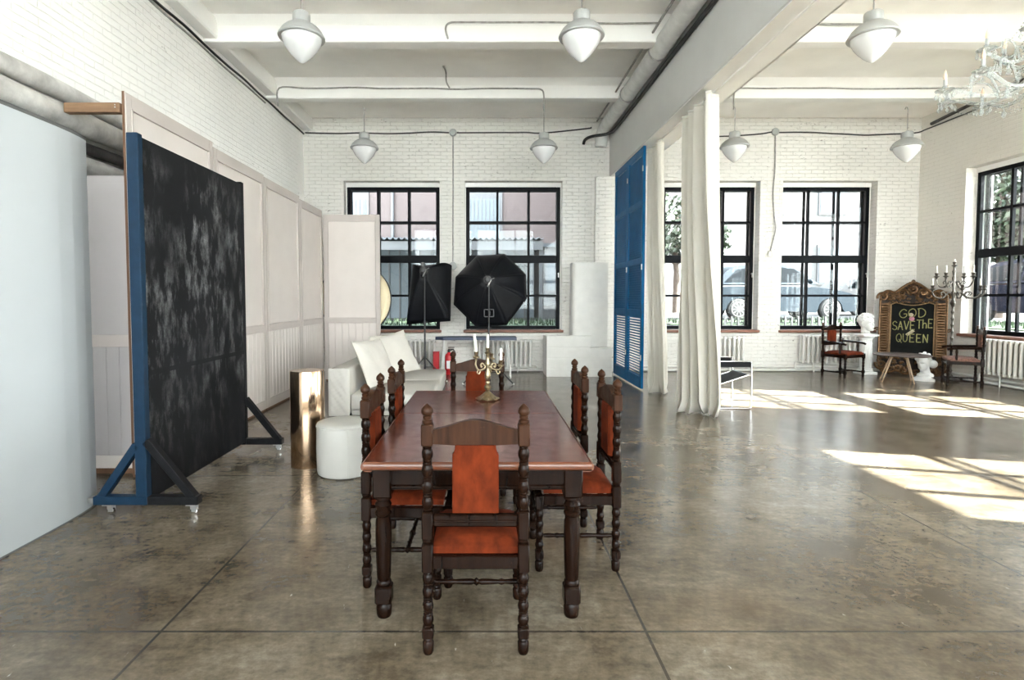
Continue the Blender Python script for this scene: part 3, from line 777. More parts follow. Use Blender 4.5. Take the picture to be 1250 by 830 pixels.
for i, (x, y, z) in enumerate(CUPS):
    mb = MB()
    if i:
        mb.tube(smoothpath([(0, 0, .268), (x*.35, y*.35, .232), (x*.8, y*.8, .225), (x*1.04, y*1.04, .26 if z > .28 else .235), (x, y, z - .03)], 5), .0068, 8)
        mb.tube(smoothpath([(x*.25, y*.25, .25), (x*.45, y*.45, .275), (x*.62, y*.62, .262), (x*.55, y*.55, .245), (x*.47, y*.47, .256)], 4), .0055, 6)
        mb.tube(smoothpath([(x*.6, y*.6, .225), (x*.75, y*.75, .195), (x*.9, y*.9, .205), (x*.85, y*.85, .222)], 4), .005, 6)
        for k in range(5):
            a = k*2*PI/5; mb.sphere((x + .018*math.cos(a), y + .018*math.sin(a), z - .006), .0075, 6, 5)
    else:
        mb.lathe([(.335, .010), (.345, .014)], n=10)
    cup(mb, x, y, z, .95)
    mb.build('candle_arm', M['brass_dark'], t)
def candle(label, x, y, z, r, h, tilt=(0, 0), group='candles in the table candelabra'):
    tp = (x + tilt[0]*h, y + tilt[1]*h, z + h)
    o = thing('candle', label, 'candle', (x, y, z), 0, group)
    mb = MB().tube([(0, 0, 0), (tilt[0]*h*.45, tilt[1]*h*.45, h*.5), (tilt[0]*h, tilt[1]*h, h*.97), (tilt[0]*h, tilt[1]*h, h)], [r, r*.97, r*.93, r*.75], 12)
    mb.build('wax', M['wax'], o)
    MB().tube([(tilt[0]*h, tilt[1]*h, h - .002), (tilt[0]*h + .001, tilt[1]*h, h + .008), (tilt[0]*h + .003, tilt[1]*h, h + .012)], .0012, 5).build('wick', M['black_plastic'], o)
    return o
candle('leftmost white candle of the table candelabra, tilted and tallest', CX - .085, CY - .02, CZ + .362, .0118, .128, (-.11, 0))
candle('upright middle white candle of the table candelabra', CX, CY, CZ + .389, .0105, .098)
candle('short white candle on the low right arm of the table candelabra', CX + .098, CY - .01, CZ + .299, .0115, .085)

# ------------------------------------------------------------------ pouf, brass column, sofa
t = thing('pouf', 'round white leather pouf beside the brass pedestal', 'pouf', (-1.235, 4.75, 0))
MB().lathe([(.0, .215), (.012, .232), (.04, .238), (.22, .242), (.40, .238), (.425, .232)], n=48).build('pouf_body', M['leather_white'], t)
MB().lathe([(.418, .236), (.432, .240), (.445, .233), (.455, .210), (.462, .14), (.464, .02)], n=48).build('pouf_top', M['leather_white'], t)
MB().tube([(.2405*math.cos(i*PI/24), .2405*math.sin(i*PI/24), .421) for i in range(48)], .004, 6, True).tube([(.2395*math.cos(R(-70)), .2395*math.sin(R(-70)), z) for z in (.01, .2, .42)], .003, 6).build('seam', M['leather_white'], t)
t = thing('brass_pedestal', 'tall shiny brass cylinder pedestal beside the white pouf', 'pedestal', (-1.63, 4.965, 0))
MB().lathe([(.0, .150), (.004, .152), (.866, .152), (.870, .150)], n=64).build('pedestal_drum', M['brass'], t)
MB().lathe([(.868, .144), (.8735, .144), (.8745, .02)], n=64).build('pedestal_cap', M['brass'], t)

t = thing('sofa', 'low white slipcovered sofa against the panelled leaves', 'sofa', (0, 0, 0))
MB().box(-1.745, -.70, 7.05, 9.55, 0, .075, .015).build('plinth', M['sofa_cloth'], t)
MB().box(-1.745, -.685, 7.0, 8.27, .078, .285, .035, 3).box(-1.745, -.685, 8.29, 9.58, .078, .285, .035, 3).build('seat_cushion', M['sofa_cloth'], t)
# back with diagonal gathers in the cover
mb = MB()
def backgrid(u, v):
    # u around the outline of the section, v along the length
    y = 6.99 + 2.6*v
    a = 2*PI*u
    cx, cz, hx, hz = -1.885, .315, .138, .31
    ex = abs(math.cos(a))**.25*math.copysign(1, math.cos(a)); ez = abs(math.sin(a))**.25*math.copysign(1, math.sin(a))
    return (cx + hx*ex, y, max(cz + hz*ez, .005))
NU, NV = 40, 30
mb.grid(backgrid, NU, NV)
for end, y in ((0, 6.99), (1, 9.59)):
    vs = []; fs = []; nn = 16
    for j in range(nn+1):
        for i in range(nn+1):
            u = -1 + 2*i/nn; v = -1 + 2*j/nn
            a = max(abs(u), abs(v)); bulge = .022*(1 - a**4) * (1 + .4*math.sin(9*(u + v*1.6)))
            x = -1.885 + .138*u; z = .315 + .31*v
            if abs(u) > .93 and abs(v) > .93: x = -1.885 + .134*u; z = .315 + .305*v
            vs.append((x, y - bulge if end == 0 else y + bulge, max(z, .005)))
    fs = [(j*(nn+1)+i, j*(nn+1)+i+1, (j+1)*(nn+1)+i+1, (j+1)*(nn+1)+i) for j in range(nn) for i in range(nn)]
    mb.add(vs, fs)
mb.build('backrest', M['sofa_cloth'], t)
def pillow(label, centre, normal, w, h, thick, roll=0.0):
    r = thing('pillow', label, 'pillow', centre, 0, 'large cream sofa pillows')
    nz = Vector(normal).normalized(); up = Vector((0, 0, 1)); ux = up.cross(nz).normalized(); uy = nz.cross(ux)
    if roll:
        c, s_ = math.cos(roll), math.sin(roll); ux, uy = ux*c + uy*s_, uy*c - ux*s_
    mb = MB(); nn = 18
    def P(u, v, sgn):
        x = w/2*u*(1 - .09*(1 - u*u)*0 - .075*(1 - v*v)); y = h/2*v*(1 - .075*(1 - u*u))
        d = thick/2*((1 - u*u)*(1 - v*v))**.42*sgn
        d += sgn*.006*math.sin(7*u + 3*v)*(1 - u*u)*(1 - v*v)
        return ux*x + uy*y + nz*d
    for sgn in (1, -1):
        mb.grid(lambda a, b: P(2*a - 1, 2*b - 1, sgn), nn, nn)
    mb.build('pillow_body', M['pillow'], r)
    edge = [P(-1 + 2*i/12, -1, 0) for i in range(12)] + [P(1, -1 + 2*i/12, 0) for i in range(12)] + [P(1 - 2*i/12, 1, 0) for i in range(12)] + [P(-1, 1 - 2*i/12, 0) for i in range(12)]
    MB().tube(edge, .007, 6, True).build('piping', M['piping'], r)
    return r
pillow('cream pillow on the sofa nearest to us, its grey back edge showing', (-1.545, 7.62, .635), (.86, -.32, .40), .74, .68, .18)
pillow('cream pillow at the far end of the sofa, one corner pointing up', (-1.40, 8.50, .665), (.72, -.52, .45), .78, .70, .18, .10)

# ------------------------------------------------------------------ panelled leaves
def leaf(label, loc, rz, w, h, edge=False):
    """local x along the leaf, front face towards -y"""
    t = thing('panelled_leaf', label, 'panel', loc, rz, 'white panelled scenery leaves')
    MB().box(0, w, 0, .008, .03, h).build('backing_board', M['flat_paint'], t, smooth=0)
    mb = MB(); s = .075
    for a, b in ((0, s), (w - s, w)): mb.box(a, b, -.018, 0, .03, h, .003)
    mb.box(s, w - s, -.018, 0, h - .115, h, .003); mb.box(s, w - s, -.026, 0, 1.075, 1.165, .003); mb.box(s, w - s, -.018, 0, .03, .15, .003)
    mb.build('stile_and_rail', M['flat_trim'], t, smooth=0)
    mb = MB(); g = .012
    for z0, z1 in ((1.165, h - .115),):
        mb.box(s, s + g, -.024, 0, z0, z1); mb.box(w - s - g, w - s, -.024, 0, z0, z1); mb.box(s, w - s, -.024, 0, z0, z0 + g); mb.box(s, w - s, -.024, 0, z1 - g, z1)
    mb.build('panel_moulding', M['flat_trim'], t, smooth=0)
    mb = MB(); n = max(3, int((w - 2*s)/.115)); pw = (w - 2*s)/n
    for i in range(n):
        mb.box(s + i*pw + .005, s + (i+1)*pw - .005, -.013, 0, .15, 1.075, .004)
    mb.build('beadboard', M['flat_paint'], t, smooth=0)
    if edge:
        o = MB().box(-.006, 0, -.009, .009, .03, h + .005).build('edge_strip', M['flat_edge'], t, smooth=0); o['label'] = 'raw brown board edge'
    MB().box(.02, w - .02, 0, .02, 0, .03).build('floor_batten', M['flat_edge'], t, smooth=0)
    return t
LX = -2.99
lv = [(4.58, 6.03, 3.235, 'tall panelled leaf directly behind the chalkboard, with the wooden brace'), (6.035, 7.40, 3.185, 'tall panelled leaf just beyond the chalkboard'), (7.405, 8.80, 3.165, 'tall panelled leaf behind the near part of the sofa'), (8.805, 10.02, 3.125, 'tall panelled leaf at the far end of the row along the left wall')]
for i, (a, b, h, lb) in enumerate(lv):
    leaf(lb, (LX, a, 0), PI/2, b - a - .004, h, i == 0)
leaf('tall panelled leaf standing square across the room beside the far left window', (-2.965, 10.06, 0), 0, 1.035, 3.06)
# short leaf across the gap by the white board
t = thing('panelled_leaf', 'grey-white panelled leaf in the gap between white board and chalkboard', 'panel', (-3.73, 4.70, 0), 0, 'white panelled scenery leaves')
MB().box(0, .685, 0, .03, .05, 2.575).build('backing_board', M['flat_grey'], t, smooth=0)
MB().box(0, .685, -.015, 0, 1.11, 1.215, .003).build('chair_rail', M['flat_trim'], t, smooth=0)
MB().box(0, .685, -.012, 0, .05, .16, .003).build('bottom_rail', M['flat_paint'], t, smooth=0)
mb = MB()
for i in range(6): mb.box(i*.114 + .003, (i+1)*.114 - .003, -.007, 0, .16, 1.11, .003)
mb.build('beadboard', M['flat_grey'], t, smooth=0)
MB().box(.01, .675, .0, .03, 0, .05).build('floor_batten', M['flat_edge'], t, smooth=0)
o = thing('timber_brace', 'raw pine brace joining the nearest panelled leaf to the left wall pipes', 'brace', (-3.50, 4.63, 3.115))
MB().box(0, .465, -.035, .035, -.04, .04, .004).build('brace_bar', M['raw_pine'], o, smooth=0)
o2 = MB().cyl((.43, -.036, 0), (.43, -.039, 0), .006).cyl((.43, -.036, .02), (.43, -.039, .02), .005).build('screw', M['steel'], o)
# big white board at far left
t = thing('backdrop_board', 'large plain white board standing at the far left', 'board', (-2.87, 1.2, 0))
BC = [(.03, 0), (.03, 2.28), (.027, 2.46), (.017, 2.60), (.001, 2.71), (-.022, 2.80)]
BO = BC + [(x - .03, y + .004) for x, y in BC[::-1]]
MB().prism(BO, .012, 2.67, 'XY').build('board_face', M['board_white'], t, smooth=0)
MB().prism(BO, 0, .012, 'XY').build('bottom_edge', M['board_edge'], t, smooth=0)
MB().prism(BO, 2.67, 2.695, 'XY').build('top_edge', M['board_edge'], t, smooth=0)
for y in (.5, 2.2):
    MB().bar((-.01, y, 1.6), (-.55, y, .03), .05, .04).box(-.6, 0, y - .025, y + .025, 0, .04).build('prop', M['raw_pine'], t, smooth=0)

# ------------------------------------------------------------------ rolling chalkboard
t = thing('chalkboard', 'big black chalkboard on a blue wheeled stand, smeared with chalk', 'chalkboard', (0, 0, 0))
MB().box(-2.408, -2.38, 3.835, 5.36, .10, 2.645, .003).build('board', M['chalkboard'], t, smooth=0)
def post(y0, y1, mt, nm, lab=None):
    o = MB().box(-2.458, -2.378, y0, y1, .08, 2.665, .005).build(nm, M[mt], t, smooth=0)
    if lab: o['label'] = lab
post(3.775, 3.833, 'blue_frame', 'post', 'blue front post')
post(5.362, 5.42, 'black_frame', 'post')
MB().box(-2.455, -2.41, 3.835, 5.36, 2.58, 2.655, .004).box(-2.455, -2.41, 3.835, 5.36, .12, .19, .004).box(-2.455, -2.41, 3.835, 5.36, 1.3, 1.36, .004).build('cross_rail', M['blue_frame'], t, smooth=0)
for y, a in ((3.805, 0), (5.39, 1)):
    o = MB().box(-2.76, -2.377, y - .034, y + .034, .075, .135, .005).build('foot_rail', M['blue_frame' if not a else 'black_frame'], t, smooth=0)
    if not a: o['label'] = 'blue half of the foot rail'
    o = MB().box(-2.377, -2.02, y - .034, y + .034, .075, .135, .005).build('foot_rail', M['black_frame'], t, smooth=0)
    if not a: o['label'] = 'black half of the foot rail'
    o = MB().bar((-2.45, y, .50), (-2.715, y, .12), .055, .06, .004, up=(0, 1, 0)).build('brace', M['blue_frame' if not a else 'black_frame'], t, smooth=0)
    o = MB().bar((-2.385, y, .53), (-2.06, y, .12), .055, .06, .004, up=(0, 1, 0)).build('brace', M['black_frame'], t, smooth=0)
    MB().box(-2.80, -2.76, y - .028, y + .028, .085, .125, .004).build('end_cap', M['steel'], t, smooth=0)
    for x in (-2.67, -2.08):
        mb = MB().box(x - .028, x + .028, y - .03, y + .03, .068, .075).lathe([(0, .011), (.05, .011)], (x, y, .03), n=10)
        for d in (-1, 1): mb.box(x + .005, x + .038, y + d*.016 - .002, y + d*.016 + .002, .022, .066, .001)
        mb.build('caster_fork', M['steel'], t)
        MB().lathe([(-.011, .018), (-.009, .026), (.009, .026), (.011, .018)], (x + .016, y, .026), (0, 1, 0), 16).build('caster_wheel', M['chrome'], t)

# ------------------------------------------------------------------ blue louvred shutters
def shutter(label, y0, y1, rz=0.0):
    t = thing('louvred_shutter', label, 'shutter', (2.60, y0, 0), 0, 'blue louvred shutters')
    w = y1 - y0; h = 4.01; s = .085; T = .045
    mb = MB()
    mb.box(-T/2, T/2, 0, s, .03, h, .004); mb.box(-T/2, T/2, w - s, w, .03, h, .004)
    rails = [(.03, .22), (1.22, 1.34), (2.10, 2.20), (3.05, 3.15), (h - .11, h)]
    for a, b in rails: mb.box(-T/2, T/2, s, w - s, a, b, .004)
    mb.build('shutter_frame', M['shutter_blue'], t, smooth=0)
    for k in range(4):
        mb = MB(); z = rails[k][1] + .02; open_ = (k == 0)
        while z < rails[k+1][0] - .01:
            sl = .030; dx = .017 if open_ else .009
            mb.bar((0, s - .004, z), (0, w - s + .004, z), .042 if open_ else .046, .007, 0, up=(dx, 0, .02) if open_ else (.9, 0, .45))
            z += .046 if open_ else .040
        mb.build('louvre_panel', M['shutter_blue'], t, smooth=0)
    mb = MB()
    for z in (.5, 2.0, 3.6): mb.cyl((-.03, .0, z), (-.03, .0, z + .09), .01)
    mb.build('hinge', M['steel'], t)
    return t
shutter('tall blue louvred shutter leaf nearer the curtains', 8.97, 9.93)
shutter('tall blue louvred shutter leaf nearer the white pier', 9.935, 10.90)

# ------------------------------------------------------------------ curtains
def curtain(label, top, bot, ztop, folds, amp0, amp1, seed, flare=0.0):
    """gathered curtain hanging from a rail; top and bot are ((x,y),(x,y)) lines"""
    t = thing('curtain', label, 'curtain', ((bot[0][0]+bot[1][0])/2, (bot[0][1]+bot[1][1])/2, 0), 0, 'cream curtains hung from the main beam')
    ox, oy = t.location.x, t.location.y
    q = random.Random(seed); ph = [q.uniform(0, 6.28) for _ in range(4)]
    nu, nv = folds*14, 46
    def line(L, u): return Vector((L[0][0] + (L[1][0]-L[0][0])*u, L[0][1] + (L[1][1]-L[0][1])*u))
    def P(u, v):
        z = ztop*(1 - v) + .012*v
        k = v**1.2
        e = 3*k*k - 2*k*k*k
        a = line(top, u); b = line(bot, u); p = a.lerp(b, e)
        dt = (Vector(top[1]) - Vector(top[0])).normalized().lerp((Vector(bot[1]) - Vector(bot[0])).normalized(), e)
        nrm = Vector((-dt.y, dt.x)).normalized()
        amp = amp0 + (amp1 - amp0)*v
        w = math.sin(2*PI*folds*u + .35*math.sin(1.6*v + ph[0])) + .16*math.sin(2*PI*folds*.5*u + ph[1] + .8*v) + .25*math.sin(2*PI*1.3*u + ph[2] + 1.2*v)
        w *= amp
        s = .18*amp*math.sin(4*PI*folds*u + ph[3])
        p = p + nrm*w + dt*s
        if v > .965:
            p += (nrm*.4 + dt*.15)*math.sin(9*u + ph[1])*(v - .965)*flare*12
        return (p.x - ox, p.y - oy, z)
    mb = MB().grid(P, nu, nv)
    o = mb.build('curtain_cloth', M['curtain'], t, smooth=80, recalc=False)
    md = o.modifiers.new('thickness', 'SOLIDIFY'); md.thickness = .003
    # heading tape
    mb = MB()
    mb.tube([(p[0], p[1], ztop - .02) for p in [P(i/60, 0) for i in range(61)]], .011, 6)
    mb.build('heading_tape', M['curtain'], t)
    return t
curtain('big cream curtain gathered in full folds, the one nearer to us', ((2.71, 6.50), (2.76, 7.62)), ((3.06, 6.96), (2.60, 7.34)), 3.975, 5, .085, .10, 4, .6)
curtain('smaller looking cream curtain beside the blue shutters', ((2.74, 8.50), (2.74, 9.16)), ((2.90, 8.62), (2.64, 8.86)), 3.975, 4, .06, .06, 9, .5)
tag(MB().cyl((2.745, 1.0, 3.99), (2.745, 9.4, 3.99), .012).build('curtain_rail', M['white_metal']), 'slim white curtain rail under the main beam', 'rail')
# ------------------------------------------------------------------ boxing at the far wall
t = thing('pipe_boxing', 'low white boarded boxing with a step, by the brick pier', 'boxing', (0, 0, 0))
MB().prism([(1.20, 0), (2.47, 0), (2.47, .55), (2.06, .55), (2.06, .79), (1.20, .79)], 10.56, 10.66, 'XZ').build('front_board', M['rad_paint'], t, smooth=0)
MB().box(1.20, 1.68, 10.665, 11.17, 0, .785).build('side_box', M['rad_paint'], t, smooth=0)
mb = MB().box(1.185, 2.07, 10.545, 10.67, .79, .81, .004).box(2.065, 2.475, 10.545, 10.67, .55, .57, .004)
for z in (.17, .38, .58): mb.box(1.20, 2.06 if z > .5 else 2.47, 10.553, 10.56, z, z + .185, .003)
mb.box(1.20, 2.47, 10.550, 10.56, 0, .16, .003)
mb.build('cladding', M['rad_paint'], t, smooth=0)
t = thing('tall_casing', 'tall plain white casing with a rounded edge in front of the brick pier', 'casing', (0, 0, 0))
mb = MB(); pts = [(2.41, 11.0), (2.41, 10.70)] + [(1.79 - .08*math.sin(a), 10.78 - .08*math.cos(a)) for a in (0, .4, .8, 1.2, PI/2)] + [(1.71, 11.0)]
mb.prism(pts, 0, 2.215, 'XY'); mb.build('casing_body', M['rad_paint'], t, smooth=30)
MB().box(1.72, 2.42, 10.695, 11.0, 2.215, 2.235, .004).build('casing_lid', M['rad_paint'], t, smooth=0)

# ------------------------------------------------------------------ studio lights
def tripod(t, x, y, h, spread, mt='black_plastic', hub=.42, rot=0.4, thick=.012):
    MB().cyl((x, y, .08), (x, y, h*.55), .016).cyl((x, y, h*.55), (x, y, h), .012).build('stand_pole', M[mt], t)
    mb = MB()
    mb.cyl((x, y, hub - .03), (x, y, hub + .03), .028); mb.cyl((x, y, .16), (x, y, .2), .024); mb.cyl((x, y, h*.55 - .04), (x, y, h*.55 + .02), .024)
    mb.cyl((x + .015, y, h*.55), (x + .055, y, h*.55), .009)
    mb.build('stand_collar', M[mt], t)
    for k in range(3):
        a = rot + k*2*PI/3; e = (x + spread*math.cos(a), y + spread*math.sin(a), .012)
        o = MB().tube([(x + .02*math.cos(a), y + .02*math.sin(a), hub), e], thick, 8).tube([(x + .02*math.cos(a), y + .02*math.sin(a), .18), (x + spread*.5*math.cos(a), y + spread*.5*math.sin(a), hub*.5)], thick*.7, 6).build('stand_leg', M[mt], t)
        MB().sphere(e, .017, 8, 6).build('rubber_foot', M['rad_paint'], o)
def softpanels(t, apex, corners, sag):
    """nylon panels from the lamp ring to the rim, each slightly hollow"""
    A = Vector(apex); C = [Vector(c) for c in corners]; n = len(C)
    cen = sum(C, Vector())/n
    mb = MB(); K = 8
    ring = [A + (c - cen).normalized()*.055 for c in C]
    for i in range(n):
        j = (i+1) % n
        def P(u, v):
            a = ring[i].lerp(ring[j], u); b = C[i].lerp(C[j], u)
            p = a.lerp(b, v)
            # the ribs bow outward, the cloth between them pulls in a little
            mid = a.lerp(b, v)
            out = (p - A.lerp(cen, v)); out = out.normalized() if out.length > 1e-6 else Vector()
            p = p + out*(.10*math.sin(PI*v)) - out*sag*math.sin(PI*u)*math.sin(PI*min(v*1.05, 1))
            return p
        mb.grid(P, K, K)
    o = mb.build('softbox_cloth', M['nylon'], t, smooth=25)
    md = o.modifiers.new('thickness', 'SOLIDIFY'); md.thickness = .004
    for i in range(n):
        rib = [ring[i].lerp(C[i], v) + ((ring[i].lerp(C[i], v) - A.lerp(cen, v)).normalized()*(.10*math.sin(PI*v) + .004)) for v in [k/8 for k in range(9)]]
        MB().tube(rib, .006, 6).build('softbox_rib', M['nylon'], t)
    MB().tube(C, .009, 6, True).build('softbox_rim', M['nylon'], t)
    D_ = [cen + (c - cen)*.94 for c in C]
    MB().add([tuple(c + (A - cen)*.06) for c in D_] + [tuple(c + (A - cen)*.045) for c in D_], [tuple(range(n)), tuple(range(2*n - 1, n - 1, -1))] + [(i, (i+1) % n, n + (i+1) % n, n + i) for i in range(n)]).build('diffuser', M['white_diff'], t, smooth=0)
def lamphead(t, p, d):
    p = Vector(p); d = Vector(d).normalized()
    MB().lathe([(-.06, .045), (-.055, .055), (.10, .058), (.12, .05)], p, d, 16).build('lamp_head', M['black_plastic'], t)
    MB().lathe([(0, .075), (.02, .078), (.03, .06)], p + d*.10, d, 20).build('speed_ring', M['pipe_dark'], t)
    mb = MB().tube([p + Vector((0, 0, -.12)), p + Vector((.03, -.02, -.06)), p + Vector((.06, -.02, .0))], .012, 8).cyl(p + Vector((.05, -.03, .0)), p + Vector((.12, -.06, .03)), .008)
    mb.build('tilt_bracket', M['steel'], t)
t = thing('strip_softbox', 'rectangular black softbox on a tripod, in front of the far left window', 'softbox', (0, 0, 0))
tripod(t, -1.12, 10.12, 1.98, .46, rot=PI/2 + .1)
softpanels(t, (-1.15, 10.13, 2.02), [(-1.50, 10.42, 1.035), (-.665, 10.38, 1.10), (-.645, 10.52, 2.155), (-1.40, 10.56, 2.10)], .035)
lamphead(t, (-1.14, 10.02, 2.05), (.02, 1, -.10))
MB().box(-1.175, -1.105, 9.98, 10.10, 2.02, 2.19, .012).build('flash_unit', M['black_plastic'], t)
t = thing('octagonal_softbox', 'eight-sided black softbox on a tripod in front of the second window', 'softbox', (0, 0, 0))
tripod(t, .07, 9.86, 1.80, .52, rot=PI/2 - .05)
oc = [(-.16, 2.335), (.375, 2.365), (.775, 1.98), (.78, 1.52), (.405, 1.03), (-.17, 1.00), (-.585, 1.415), (-.55, 1.93)]
softpanels(t, (.045, 9.92, 1.86), [(x, 10.34 + .10*(z - 1.68), z) for x, z in oc], .03)
lamphead(t, (.045, 9.80, 1.86), (0, 1, 0))
o = MB().box(-.02, .165, 9.865, 9.875, 1.32, 1.335).box(-.02, .165, 9.865, 9.875, 1.19, 1.205).box(-.02, -.005, 9.865, 9.875, 1.19, 1.335).box(.15, .165, 9.865, 9.875, 1.19, 1.335).box(.06, .10, 9.868, 9.88, 1.22, 1.30, .006)
o.build('handle_plate', M['black_plastic'], t)
# reflector disc
t = thing('reflector_disc', 'round pale gold reflector with black rim peeping out behind the end panelled leaf', 'reflector', (-2.42, 10.17, 1.50))
mb = MB(); RR = .67
vs = [(0, 0, 0)]; fs = []; nn = 40
for ring in range(1, 7):
    for i in range(nn):
        a = 2*PI*i/nn; r = RR*ring/6
        vs.append((r*math.cos(a), .05*math.sin(a*2)*(ring/6)**2, r*math.sin(a)))
for i in range(nn): fs.append((0, 1 + i, 1 + (i+1) % nn))
for ring in range(5):
    for i in range(nn):
        b = 1 + ring*nn; c = b + nn
        fs.append((b + i, c + i, c + (i+1) % nn, b + (i+1) % nn))
o = mb.add(vs, fs).build('reflector_cloth', M['gold_cloth'], t); md = o.modifiers.new('thickness', 'SOLIDIFY'); md.thickness = .004
MB().tube([(RR*math.cos(2*PI*i/nn), .05*math.sin(4*PI*i/nn), RR*math.sin(2*PI*i/nn)) for i in range(nn)], .012, 8, True).build('reflector_rim', M['black_plastic'], t)
MB().cyl((0, .07, -1.49), (0, .07, .1), .012).tube([(-.35, .07, -1.49), (.35, .07, -1.49)], .015, 8).tube([(0, -.03, -1.49), (0, .25, -1.49)], .015, 8).build('reflector_stand', M['black_plastic'], t)

# ------------------------------------------------------------------ folding table with castors, fire extinguisher
t = thing('folding_table', 'narrow navy-topped folding table on thin white legs, by the radiator', 'table', (-.17, 10.47, 0))
MB().prism([(-.78, -.06), (-.62, -.17), (-.2, -.19), (.77, -.19), (.77, .19), (-.2, .19), (-.62, .17), (-.78, .06)], .735, .79, 'XY').build('table_top', M['navy'], t, smooth=0)
for x, s in ((-.66, -1), (.66, 1)):
    for y in (-.14, .14):
        o = MB().tube([(x - s*.05, y*.8, .735), (x, y, .075)], .0125, 8).build('leg', M['white_metal'], t)
        mb = MB().cyl((x, y, .04), (x, y, .08), .014).lathe([(-.014, .02), (-.012, .031), (.012, .031), (.014, .02)], (x, y, .032), (1, 0, 0), 14)
        mb.build('castor', M['white_metal'], o)
    MB().tube([(x, -.14, .20), (x, .14, .20)], .010, 6).tube([(x - s*.10, 0, .735), (x, 0, .2)], .009, 6).build('leg_brace', M['white_metal'], t)
t = thing('fire_extinguisher', 'red fire extinguisher with black hose standing by the far wall', 'fire extinguisher', (-.725, 10.93, 0))
MB().lathe([(0, .075), (.01, .082), (.36, .082), (.40, .07), (.43, .035), (.45, .026)], n=20).build('cylinder', M['red'], t)
MB().lathe([(.44, .028), (.49, .028), (.50, .02)], n=12).box(-.015, .10, -.012, .012, .50, .518, .004).box(-.015, .11, -.012, .012, .535, .55, .004).build('valve', M['black_plastic'], t)
MB().tube(smoothpath([(.02, -.02, .48), (.09, -.05, .50), (.13, -.06, .42), (.105, -.05, .28), (.10, -.04, .15)], 6), .012, 8).cyl((.10, -.04, .16), (.10, -.04, .06), .012, .02).build('hose', M['black_plastic'], t)
o = MB().box(-.045, .045, -.0865, -.078, .12, .28, .003).build('paper_label', M['white_metal'], t)
t = thing('fire_box', 'narrow red metal box standing by the radiator behind the sofa', 'box', (-.985, 10.98, 0))
MB().box(-.06, .06, -.07, .07, .02, .44, .008).build('box_body', M['red'], t)
MB().box(-.052, .052, -.077, -.07, .04, .42, .003).build('box_door', M['red'], t)
MB().box(-.065, .065, -.075, .075, .44, .455, .004).box(-.05, .05, -.06, .06, 0, .02).build('box_lid', M['red'], t)

# ------------------------------------------------------------------ tubular chrome armchair
t = thing('tubular_armchair', 'chrome tube armchair with black leather straps, half hidden by the curtain', 'armchair', (3.33, 7.75, 0), -PI/2)
W, D = .29, .34        # local +y is the front
for s in (-1, 1):
    x = s*W
    MB().tube(smoothpath([(x, -D+.05, .585), (x, -D, .55), (x, -D, .08), (x, -D+.02, .03), (x, -D+.06, .013), (x, D-.06, .013), (x, D-.02, .03), (x, D, .08), (x, D, .60), (x, D-.02, .645), (x, D-.06, .66), (x, -D+.05, .66)], 5), .0115, 10).build('side_tube', M['chrome'], t)
    MB().box(x - .035, x + .035, -D + .02, D - .015, .655, .66, .002).box(x*1.0 - .0035 + s*.012, x + .0035 + s*.012, -D+.02, D-.02, .585, .66, .001).build('arm_strap', M['black_leather'], t)
MB().tube(smoothpath([(-.24, D - .01, .47), (-.24, -.22, .30), (-.24, -.30, .38), (-.24, -.42, .76), (-.2, -.44, .80), (.2, -.44, .80), (.24, -.42, .76), (.24, -.30, .38), (.24, -.22, .30), (.24, D - .01, .47)], 5), .0115, 10).tube([(-W, D - .012, .47), (W, D - .012, .47)], .0115, 10).tube([(-W, -D + .005, .40), (W, -D + .005, .40)], .0115, 10).build('seat_tube', M['chrome'], t)
o = MB().grid(lambda u, v: (-.235 + .47*u, D - .02 - .52*v, .475 - .17*v - .02*math.sin(PI*v)), 6, 10).build('seat_sling', M['black_leather'], t); md = o.modifiers.new('thickness', 'SOLIDIFY'); md.thickness = .006
o = MB().grid(lambda u, v: (-.235 + .47*u, -.335 - .09*v, .50 + .13*v), 6, 5).build('back_strap', M['black_leather'], t); md = o.modifiers.new('thickness', 'SOLIDIFY'); md.thickness = .006
o = MB().grid(lambda u, v: (-.235 + .47*u, -.405 - .03*v, .69 + .10*v), 6, 5).build('back_strap', M['black_leather'], t); md = o.modifiers.new('thickness', 'SOLIDIFY'); md.thickness = .006

